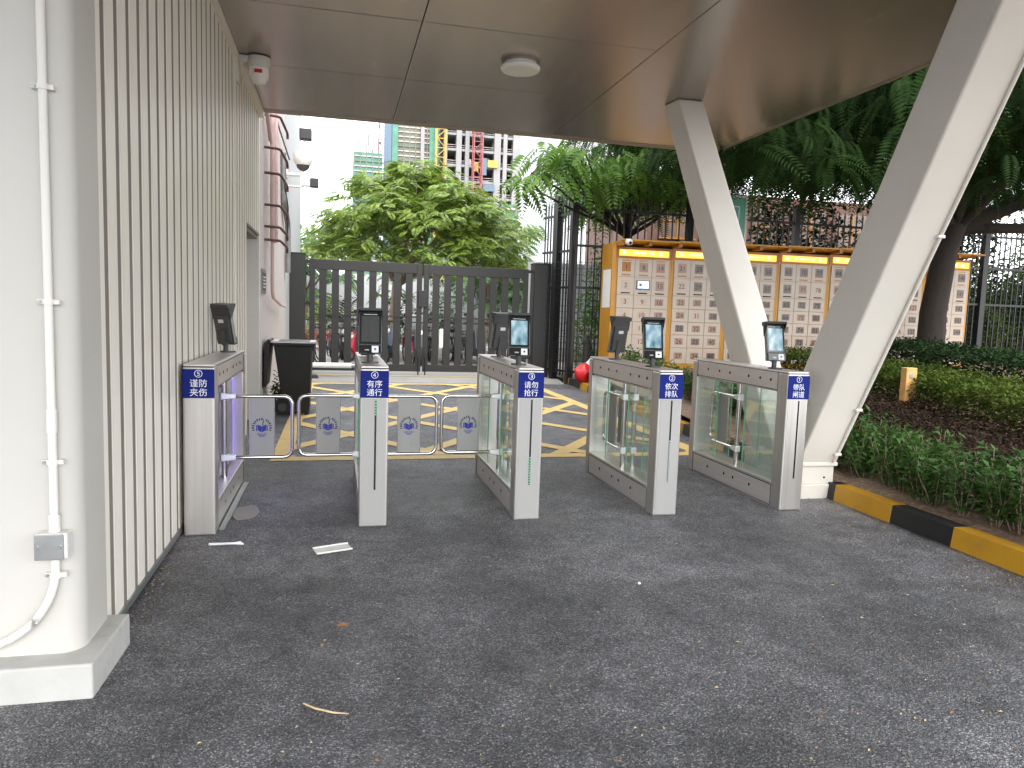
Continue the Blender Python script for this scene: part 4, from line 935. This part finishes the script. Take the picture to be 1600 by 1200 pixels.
def mast(name, px, w, z0, z1, m, y, label):
    x = at(px, 250, y).x; t = thing(name, (x, y, 0), label, 'mast'); g = MB()
    for sx in (-1, 1):
        for sy in (-1, 1): g.box(sx * w - .1, sx * w + .1, sy * w - .1, sy * w + .1, z0, z1, m)
    z = z0; k = 0
    while z < z1 - 2 * w:
        s = 1 if k % 2 else -1
        g.tube([(-w * s, -w, z), (w * s, -w, z + 2 * w)], .08, m, 4); g.tube([(w, -w * s, z), (w, w * s, z + 2 * w)], .08, m, 4); g.box(-w, w, -w - .06, -w + .06, z - .06, z + .06, m); z += 2 * w; k += 1
    g.build('lattice', t); g = MB(); g.box(-w * 1.3, w * 1.3, -w * 1.3, w * 1.3, 0, max(.5, z0), M['concrete']); g.build('base', t)
mast('hoist_mast', 746, .85, .6, 46, M['crane_red'], FY - 3, 'dark red lattice hoist mast in front of the concrete frame tower')
mast('crane_mast', 598, .8, .6, 48, M['crane_red'], FY + 4, 'thin red crane mast at the left edge of the netted tower')
mast('hoist_tower', 688, .9, .6, 39, M['sheet_yellow'], FY - 2, 'orange hoist mast between the netted tower and the concrete frame')
def netted(name, px0, px1, ztop, y, m, label, floors=True):
    xa, xb = at(px0, 250, y).x, at(px1, 250, y).x; t = thing(name, ((xa + xb) / 2, y, 0), label, 'building'); A = (-(xa + xb) / 2, -y, 0)
    g = MB(); g.box(xa, xb, y, y + 14, 0, ztop, m); g.build('netting', t, at=A)
    g = MB(); z = 1.
    while z < ztop: g.box(xa - .2, xb + .2, y - .25, y - .1, z, z + .16, M['pipe_pink'] if int(z * 2) % 3 else M['netting_brown']); z += .92
    x = xa
    while x <= xb + .1: g.box(x - .11, x + .11, y - .32, y - .26, 0, ztop + .6, M['netting_brown']); x += 1.15
    g.build('scaffold', t, at=A); return t, A, xa, xb
t, A, xa, xb = netted('netted_tower', 612, 684, 46, FY, M['netting_brown'], 'tall tower wrapped in green and brown scaffold netting')
g = MB(); 
for px0, px1, z0 in ((612, 621, 0), (670, 684, 0)): g.box(at(px0, 250, FY).x, at(px1, 250, FY).x, FY - .6, FY - .35, z0, 46, M['netting'])
g.box(at(600, 250, FY).x, at(611, 250, FY).x, FY - .5, FY + 2, 0, 46, M['hoist_blue']); x = at(659, 250, FY).x; g.box(x - .35, x + .35, FY - 1, FY - .62, 0, 46, M['frame_conc']); g.build('net_strip', t, at=A)
zt = at(575, 238, FY - 6).z
t, A, xa, xb = netted('netted_block', 553, 598, zt, FY - 6, M['netting'], 'lower green netted block with bare steel bars rising from its top')
g = MB()
for k in range(26):
    x = xa + (xb - xa) * rnd.random(); yy = FY - 6 + rnd.random() * 8; h = rnd.uniform(2.5, 5.5); g.tube([(x, yy, zt - .2), (x + rnd.uniform(-.1, .1), yy, zt + h)], .05, M['int_dark'], 4)
g.build('steel_bars', t, at=A)
t, A, xa, xb = netted('netted_shed', 790, 870, at(830, 322, 70).z, 70, M['netting'], 'green netted site block behind the trees left of the railing')
t = thing('ribbed_building', (0, 48, 0), 'white building with vertical ribs rising behind the railing', 'building')
xa, xb = at(868, 260, 48).x, at(1010, 260, 48).x; g = MB(); g.box(xa, xb, 48, 58, 0, 18, M['hoarding']); g.build('wall', t, at=(0, -48, 0))
g = MB(); x = xa
while x < xb: g.box(x, x + .16, 47.8, 47.999, 0, 18, M['wall_grey']); x += .42
g.build('ribs', t, at=(0, -48, 0))
t = thing('brown_building', (11.5, 22, 0), 'dark reddish brown building with window grids behind the lockers', 'building')
g = MB(); g.box(-2.0, 10, 0, 6, 0, 5.4, M['brown_wall']); g.build('wall', t)
for k in range(7):
    for zz in (2.2, 3.9):
        g = MB(); x = -1.6 + k * 1.6; g.box(x, x + 1.2, -.05, .0, zz, zz + 1.1, M['door_window_dark']); w = g.build('window', t)
        g = MB(); g.box(x - .05, x + 1.25, -.09, -.051, zz - .05, zz, M['locker_brown']); g.box(x + .58, x + .62, -.08, -.051, zz, zz + 1.1, M['locker_brown']); g.box(x, x + 1.2, -.08, -.0505, zz + .5, zz + .53, M['locker_brown']); g.build('frame', w)

# ------------------------------------------------------------ vegetation
def frond_proto(n, L, ll, lw, droop, ang=62):
    """pinnate leaf lying along +x: n leaflet pairs on a drooping rachis, leaflets as folded quads"""
    V, F = [], []
    for i in range(n):
        s = (i + .6) / n; x = L * s; z = -droop * L * s * s
        k = math.sin(PI * min(1, .22 + .78 * s) ** 1.0) * .75 + .3
        for sg in (-1, 1):
            a = R(ang) * sg; dx, dy = math.cos(a), math.sin(a); l_ = ll * k; w = lw * k
            b = len(V); V += [(x, 0, z), (x + dx * l_ * .5 - dy * w * .5 * sg, dy * l_ * .5 + dx * w * .5 * sg, z + .02 * l_), (x + dx * l_, dy * l_, z - .22 * l_), (x + dx * l_ * .5 + dy * w * .5 * sg, dy * l_ * .5 - dx * w * .5 * sg, z - .01)]
            F.append((b, b + 1, b + 2, b + 3))
    return np.array(V), np.array(F)
def leaf_proto(L, w):
    return np.array([(0, 0, 0), (L * .5, w / 2, L * .08), (L, 0, -.05 * L), (L * .5, -w / 2, L * .08)]), np.array([(0, 1, 2, 3)])
def scatter(proto, pos, yaw, pitch, roll, sc):
    V, F = proto; n = len(pos); k = len(V)
    cy, sy, cp, sp, cr_, sr = np.cos(yaw), np.sin(yaw), np.cos(pitch), np.sin(pitch), np.cos(roll), np.sin(roll)
    X, Y, Zc = V[None, :, 0] * sc[:, None], V[None, :, 1] * sc[:, None], V[None, :, 2] * sc[:, None]
    Y, Zc = Y * cr_[:, None] - Zc * sr[:, None], Y * sr[:, None] + Zc * cr_[:, None]
    X, Zc = X * cp[:, None] - Zc * sp[:, None], X * sp[:, None] + Zc * cp[:, None]
    X, Y = X * cy[:, None] - Y * sy[:, None], X * sy[:, None] + Y * cy[:, None]
    out = np.stack([X, Y, Zc], -1) + np.asarray(pos)[:, None, :]
    FF = F[None] + (np.arange(n) * k)[:, None, None]
    return out.reshape(-1, 3), FF.reshape(-1, F.shape[1])
def clumps_to_fronds(cl, per, proto, name, m, parent, droop=(-.5, .15), flat=.45, sc=(.7, 1.25)):
    """cl: list of (centre, radius); fronds radiate out of each clump and lie flat or droop"""
    pos, yaw, pit = [], [], []
    for c, r in cl:
        n = int(per * r * r) + 3
        a = rng.uniform(0, 2 * PI, n); q = np.sqrt(rng.uniform(.0, 1, n)) * r
        pos.append(np.stack([c[0] + q * np.cos(a), c[1] + q * np.sin(a), c[2] + rng.normal(0, r * flat * .5, n) - .25 * q * q / max(r, .1)], -1))
        yaw.append(a + rng.normal(0, .6, n)); pit.append(rng.uniform(droop[0], droop[1], n) - .25 * q / r)
    pos, yaw, pit = np.concatenate(pos), np.concatenate(yaw), np.concatenate(pit); n = len(pos)
    V, F = scatter(proto, pos, yaw, pit, rng.normal(0, .35, n), rng.uniform(sc[0], sc[1], n))
    return fast_mesh(name, V, F, m, parent)
def trunk_mesh(limbs, m, parent, name='trunk'):
    g = MB()
    for pts, r0, r1 in limbs:
        k = len(pts); g.tube(pts, [r0 + (r1 - r0) * i / (k - 1) for i in range(k)], m, 10)
    return g.build(name, parent)
def wob(a, b, n, w):
    a, b = Vector(a), Vector(b); return [a.lerp(b, i / n) + (Vector((rnd.uniform(-w, w), rnd.uniform(-w, w), rnd.uniform(-w, w) * .6)) if 0 < i < n else Vector()) for i in range(n + 1)]

# tree beyond the gate: layered umbrella of feathery leaves
t = thing('flame_tree', (1.45, 20.3, 0), 'bright green feathery tree with a wide layered crown beyond the gate', 'tree')
base = Vector((0, 0, 0)); cc = Vector((.75, .3, 3.75)); limbs = [([(0, 0, 0), (.05, 0, 1.0), (.12, .05, 2.0), (.2, .05, 2.5)], .17, .12)]
cl = []
for k in range(115):
    a = rnd.uniform(0, 2 * PI); u = rnd.random() ** .5; el = rnd.random()
    rx, ry, rz = 3.0, 2.7, 1.75
    p = Vector((cc.x + rx * u * math.cos(a), cc.y + ry * u * math.sin(a), cc.z - 1.05 + (rz + .85) * math.sqrt(max(0, 1 - u * u)) * (el ** .5) - .2 * u))
    cl.append((p, rnd.uniform(.4, .75)))
for k in range(18):
    p = cl[k * 3][0]; limbs.append((wob((.15, .05, 1.9 + .5 * rnd.random()), p, 4, .15), .055, .012))
trunk_mesh(limbs, M['bark_light'], t)
clumps_to_fronds(cl, 125, frond_proto(8, .34, .115, .046, .25), 'crown', M['leaf_tree'], t, (-.35, .35), .4)
# paler tree behind, to the right
t = thing('background_tree', (5.4, 27, 0), 'blue green softer tree to the right behind the flame tree', 'tree')
cl = [(Vector((rnd.gauss(0, 1.3), rnd.gauss(0, 1.0), 3.0 + rnd.uniform(-1.2, 1.7))), rnd.uniform(.5, .9)) for k in range(40)]
trunk_mesh([([(0, 0, 0), (.1, 0, 1.5), (.0, 0, 3.2)], .15, .05)] + [(wob((.05, 0, 1.7), c[0], 3, .1), .05, .012) for c in cl[:10]], M['bark_light'], t)
clumps_to_fronds(cl, 40, frond_proto(8, .55, .2, .08, .3), 'crown', M['leaf_tree_far'], t)
t = thing('background_tree', (-1.2, 27.5, 0), 'softer green tree at the left edge behind the flame tree', 'tree')
cl = [(Vector((rnd.gauss(0, .9), rnd.gauss(0, .8), 2.9 + rnd.uniform(-1.2, 1.2))), rnd.uniform(.5, .8)) for k in range(22)]
trunk_mesh([([(0, 0, 0), (.1, 0, 1.5), (.0, 0, 2.8)], .13, .05)] + [(wob((.05, 0, 1.6), c[0], 3, .1), .04, .012) for c in cl[:8]], M['bark_light'], t)
clumps_to_fronds(cl, 40, frond_proto(8, .5, .2, .08, .3), 'crown', M['leaf_tree_far'], t)
# palm-like plants beside the street
for k, (x, y, lab) in enumerate(((.1, 22.5, 'spiky palm like plant seen through the left gate leaf'), (1.7, 22.2, 'spiky palm like plant behind the flame tree trunk'))):
    t = thing('palm_shrub', (x, y, 0), lab, 'plant', 'spiky plants beyond the gate'); n = 26
    trunk_mesh([([(0, 0, 0), (0, 0, .5), (.03, 0, .9)], .09, .07)], M['bark_light'], t, 'stem')
    V, F = scatter(frond_proto(12, 1.1, .35, .045, .6, 50), np.tile([0, 0, .95], (n, 1)) + rng.normal(0, .05, (n, 3)), rng.uniform(0, 6.28, n), rng.uniform(-.1, 1.1, n), rng.normal(0, .2, n), rng.uniform(.8, 1.2, n))
    fast_mesh('fronds', V, F, M['leaf_hedge_dark'], t)

# big dark tree on the right: trunk in front of the lockers, crown over the canopy edge
tx, ty = 11.05, 11.8
t = thing('poinciana_tree', (tx, ty, .4), 'large dark tree, thick trunk before the lockers, fronds hanging past the canopy edge', 'tree')
lay = [(1180, 215, 9.0, .6), (1230, 235, 8.2, .7), (1290, 240, 8.4, .7), (1255, 275, 8.0, .55), (1320, 270, 9.0, .7), (1200, 265, 10, .7), (1160, 250, 10.5, .7), (1350, 190, 9.2, .9), (1400, 170, 8.4, .9), (1430, 130, 7.2, .7), (1380, 240, 10, .9), (1300, 200, 10.5, .9),
       (1240, 190, 11, .9), (1160, 280, 11.5, .6), (1370, 290, 11, .7), (1490, 250, 10.5, .6), (1560, 180, 9, .9), (1600, 230, 9.5, .8), (1530, 330, 12, .5), (1590, 300, 11.5, .6), (1590, 120, 8, .9), (1640, 160, 8, 1.), (1450, 80, 7.4, .8), (1400, 110, 9, 1.), (1500, 50, 9, 1.), (1330, 130, 9, 1.), (1200, 150, 10, 1.), (1100, 200, 12, .8), (1050, 225, 12.6, .6)]
cl = [(at(px, py - (28 if py > 225 and px < 1400 else 0), y) - Vector((tx, ty, .4)), r) for px, py, y, r in lay]
for k in range(240):
    p = Vector((rnd.uniform(-6.3, 8), rnd.uniform(-5.0, 5.0), rnd.uniform(4.0, 7.8)))
    if p.length < 11: cl.append((p, rnd.uniform(.7, 1.2)))
limbs = [([(0, 0, -.5), (-.05, 0, .2), (-.06, 0, 1.2), (.05, -.05, 2.4), (.35, -.2, 3.6)], .28, .19)]
for e in ((2.6, -1.5, 4.2), (3.5, -.8, 5.5), (-2.5, -2, 5.2), (-4.6, -2.6, 4.6), (1.5, -3.5, 5.5), (5, .5, 5.2), (4.6, -2.5, 3.6)): limbs.append((wob((.2, -.1, 2.8), e, 5, .3), .11, .03))
for k in range(40): c = cl[rnd.randrange(len(cl))][0]; limbs.append((wob(c * .45 + Vector((0, 0, 2.4)), c, 3, .2), .04, .01))
trunk_mesh(limbs, M['bark'], t)
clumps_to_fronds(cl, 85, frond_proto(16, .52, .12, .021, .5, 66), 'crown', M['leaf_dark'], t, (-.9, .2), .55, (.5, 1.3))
# branches reaching left over the railing, light from behind put into the leaf colour
t = thing('overhanging_tree', (6.0, 14.8, 0), 'tree with leaves coloured a backlit bright green reaching over the railing top towards the gate', 'tree')
lay = [(1010, 240, 13, .55), (960, 245, 13, .55), (915, 240, 12.6, .5), (880, 238, 12.4, .4), (850, 235, 12.3, .3), (930, 270, 13, .45), (985, 280, 13.4, .55), (1030, 275, 13.3, .5), (905, 285, 13, .3), (830, 270, 12.2, .28), (812, 283, 12.2, .2), (860, 262, 12.3, .25), (1090, 290, 13.6, .5), (1150, 250, 13, .6)]
cl = [(at(px, py, y) - Vector((6.0, 14.8, 0)), r) for px, py, y, r in lay]
for k in range(14): cl.append((Vector((rnd.uniform(-1.2, 2.2), rnd.uniform(0, 2), rnd.uniform(3.8, 6))), .8))
limbs = [([(0, 0, 0), (.05, 0, 1.5), (-.1, -.1, 3.2), (-.3, -.4, 4.2)], .14, .07)] + [(wob((-.1, -.1, 3.0), c[0], 4, .1), .04, .01) for c in cl[:14]]
trunk_mesh(limbs, M['bark'], t); clumps_to_fronds(cl, 70, frond_proto(9, .5, .17, .055, .45), 'crown', M['leaf_bright'], t, (-.7, .1), .35)
# shrubs and climbers behind the railing
def bush(name, loc, R_, n, m, label, cat='shrub', leaf=(.09, .045), grp=None):
    t = thing(name, loc, label, cat, grp)
    u = rng.normal(0, 1, (n, 3)); u /= np.linalg.norm(u, axis=1)[:, None]; u[:, 2] = np.abs(u[:, 2]) ; q = rng.uniform(.45, 1, n) ** .6
    lump_ = 1 + .22 * np.sin(u[:, 0] * 5 + loc[0]) * np.cos(u[:, 1] * 6 + loc[1]) + .15 * np.sin(u[:, 2] * 7)
    pos = u * q[:, None] * lump_[:, None] * np.array(R_); pos[:, 2] += .08
    V, F = scatter(leaf_proto(*leaf), pos, rng.uniform(0, 6.28, n), rng.uniform(-.7, .9, n), rng.normal(0, .6, n), rng.uniform(.6, 1.3, n)); fast_mesh('foliage', V, F, m, t)
    trunk_mesh([(wob((0, 0, 0), tuple(pos[i * 7] * .8), 2, .03), .02, .006) for i in range(7)], M['bark'], t, 'stems'); return t
bush('climbing_shrub', (5.6, 15.6, .15), (.55, .4, 2.6), 1500, M['leaf_bright'], 'light green shrub climbing behind the railing near the lockers', leaf=(.12, .06))
bush('climbing_shrub', (15.6, 16.0, .3), (1.8, .7, 2.4), 9000, M['leaf_tree'], 'sunlit pale green bush behind the railing at the far right', leaf=(.13, .06))
bush('climbing_shrub', (18.6, 16.6, .3), (2.0, .8, 3.0), 9000, M['leaf_bright'], 'mid green bush behind the railing at the right edge', leaf=(.13, .06))
for k, (x, y, lab) in enumerate(((10.5, 15.5, 'tall dark bush behind the railing above the lockers'), (13.3, 15.2, 'tall dark bush behind the railing beside the tree trunk'), (19.5, 15.3, 'tall dark bush behind the railing at the right picture edge'), (17.4, 17.6, 'tall dark bush farther back behind the pale green bush'), (20.4, 17.4, 'tall dark bush farther back at the right picture edge'), (22.8, 18.4, 'tall dark bush farthest right behind the railing'))):
    bush('tall_bush', (x, y, .3), (2.3, .6, 4.6), 6500, M['leaf_hedge_dark'], lab, leaf=(.17, .075))
bush('climbing_shrub', (3.2, 23.5, 0), (1.4, .6, 1.9), 2200, M['leaf_tree_far'], 'grey green bush behind the parked scooters', leaf=(.14, .06))
bush('climbing_shrub', (-.2, 24, 0), (1.2, .6, 1.5), 1800, M['leaf_tree'], 'green bush behind the parked bicycles at the left', leaf=(.14, .06))
bush('weed_tuft', (-.74, 9.95, 0), (.09, .15, .42), 160, M['leaf_hedge'], 'small weedy plant against the wall behind the bin', 'plant', leaf=(.07, .03))
g = MB()
for k in range(70): g.box(6 + k * .4, 6.36 + k * .4, 21, 21.06, .5, 2.2, M['netting_brown'])
tag(g.build('boundary_hoarding'), 'pale hoarding seen through the railing far right', 'hoarding')

# near shrubs along the kerb: four plants with stems, copied
def shrub(loc, h, w, n, lab):
    t = thing('kerb_shrub', loc, lab, 'shrub', 'leafy shrubs along the kerb')
    st = []; P_ = []; YW = []
    for k in range(12):
        a = rnd.uniform(0, 6.28); e = Vector((w * math.cos(a) * rnd.uniform(.3, 1), w * math.sin(a) * rnd.uniform(.3, 1), h * rnd.uniform(.7, 1.05)))
        b = Vector((e.x * .25, e.y * .25, 0)); pts = wob(b, e, 4, .02); st.append((pts, .004, .002))
        for i in range(n // 12):
            f = rnd.uniform(.12, 1.02); q = b.lerp(e, min(1, f)); P_.append((q.x + rnd.gauss(0, .02), q.y + rnd.gauss(0, .02), q.z + rnd.gauss(0, .015))); YW.append(rnd.uniform(0, 6.28))
    trunk_mesh(st, M['bark_light'], t, 'stems'); n_ = len(P_)
    V, F = scatter(leaf_proto(.062, .026), np.array(P_), np.array(YW), rng.uniform(-.3, .9, n_), rng.normal(0, .4, n_), rng.uniform(.6, 1.3, n_)); fast_mesh('leaves', V, F, M['leaf_shrub'], t)
    return t
SL = 'low leafy green shrub in the row between the kerb and the purple ground cover'
protos = []
k = 0
for y in np.arange(1.6, 5.75, .21):
    for x in (4.10, 4.36):
        xx, yy = x + rnd.uniform(-.07, .07), y + rnd.uniform(-.07, .07); z = float(ground_h(xx, yy)) - .01
        if len(protos) < 4: c = shrub((xx, yy, z), rnd.uniform(.36, .46), .21, 420, SL); protos.append(c)
        else:
            c = copy_tree(protos[k % 4]); c.location = (xx, yy, z); c.rotation_euler = (0, 0, rnd.uniform(0, 6.28)); s = rnd.uniform(.8, 1.12); c.scale = (s, s, s * rnd.uniform(.85, 1.1))
        k += 1
# second row along the far kerb behind the V column
for y in np.arange(6.1, 12., .36):
    xx = 4.3 + (y - 5.6) * .085 + rnd.uniform(-.05, .12); c = copy_tree(protos[k % 4]); c.location = (xx, y, float(ground_h(xx, y)) - .01); c.rotation_euler = (0, 0, rnd.uniform(0, 6.28)); c.scale = (1.1, 1.1, rnd.uniform(.9, 1.3)); k += 1
    c['label'] = 'low leafy shrub behind the V column along the far kerb'; c['group'] = 'shrubs along the far kerb'
# purple ground cover
n = 70000
yy = rng.uniform(1.5, 10.5, n); u = rng.uniform(0, 1, n); xf = 4.5 + .06 * np.maximum(0, yy - 5); xb = np.interp(yy, [1, 3, 5, 7, 9, 11], [5.7, 5.9, 6.2, 6.7, 7.0, 7.2]); xx = xf + u * (xb - xf)
zz = ground_h(xx, yy) + (.23 + .06 * np.sin(xx * 7 + yy * 3) * np.cos(yy * 5)) * np.sqrt(rng.uniform(.15, 1, n))
V, F = scatter(leaf_proto(.034, .019), np.stack([xx, yy, zz], -1), rng.uniform(0, 6.28, n), rng.uniform(-.5, .9, n), rng.normal(0, .5, n), rng.uniform(.6, 1.4, n))
o = fast_mesh('purple_ground_cover', V, F, M['leaf_purple']); tag(o, kind='stuff')
def hedge(name, pts, w, h, n, m, label, leaf=(.05, .026)):
    t = thing(name, (pts[0][0], pts[0][1], 0), label, 'hedge'); P_ = np.array(pts, float); d = np.diff(P_, axis=0); ln = np.hypot(d[:, 0], d[:, 1]); s = rng.uniform(0, ln.sum(), n); cs = np.concatenate([[0], np.cumsum(ln)])
    x = np.interp(s, cs, P_[:, 0]); y = np.interp(s, cs, P_[:, 1])
    face = rng.random(n); off = np.where(face < .5, rng.uniform(0, w, n), np.where(face < .85, rng.uniform(-.05, .05, n), w + rng.uniform(-.05, .05, n)))
    zz = np.where(face < .5, h + rng.normal(0, .03, n), rng.uniform(.02, 1, n) ** .8 * h) + .03 * np.sin(s * 9) + .02 * np.sin(s * 23 + off * 8)
    gx = x + off; V, F = scatter(leaf_proto(*leaf), np.stack([gx - pts[0][0], y - pts[0][1], ground_h(gx, y) + zz], -1), rng.uniform(0, 6.28, n), rng.uniform(-.4, .9, n), rng.normal(0, .5, n), rng.uniform(.6, 1.4, n)); fast_mesh('foliage', V, F, m, t)
    st = []
    for k in range(40):
        q = rnd.uniform(0, ln.sum()); a, b = float(np.interp(q, cs, P_[:, 0])) + rnd.uniform(0.05, w - .05), float(np.interp(q, cs, P_[:, 1])); z = float(ground_h(a, b)); st.append(([(a - pts[0][0], b - pts[0][1], z - .02), (a - pts[0][0] + rnd.uniform(-.05, .05), b - pts[0][1], z + h * .9)], .008, .004))
    trunk_mesh(st, M['bark'], t, 'stems')
hedge('low_hedge', [(7.2, 11.3), (7.0, 9), (6.75, 7.4), (6.25, 5.2), (5.75, 2.5)], 1.15, .46, 36000, M['leaf_hedge'], 'yellow green clipped hedge behind the purple ground cover')
hedge('dark_hedge', [(9.2, 11.6), (8.6, 9.6), (8.3, 8), (8.0, 5), (7.6, 2.5)], 1.3, .62, 30000, M['leaf_hedge_dark'], 'dark green hedge in front of the tree trunk', (.06, .032))
t = thing('marker_post', (6.72, 7.5, float(ground_h(6.72, 7.5))), 'short orange brown marker post standing in the planting bed', 'post')
g = MB(); g.box(-.075, .075, -.05, .05, -.02, .60, M['wood_post']); g.build('shaft', t, bevel=.01); g = MB(); g.disc((-.01, -.0505, .5), (0, -1, 0), .03, .003, M['zinc']); g.build('plate', t)
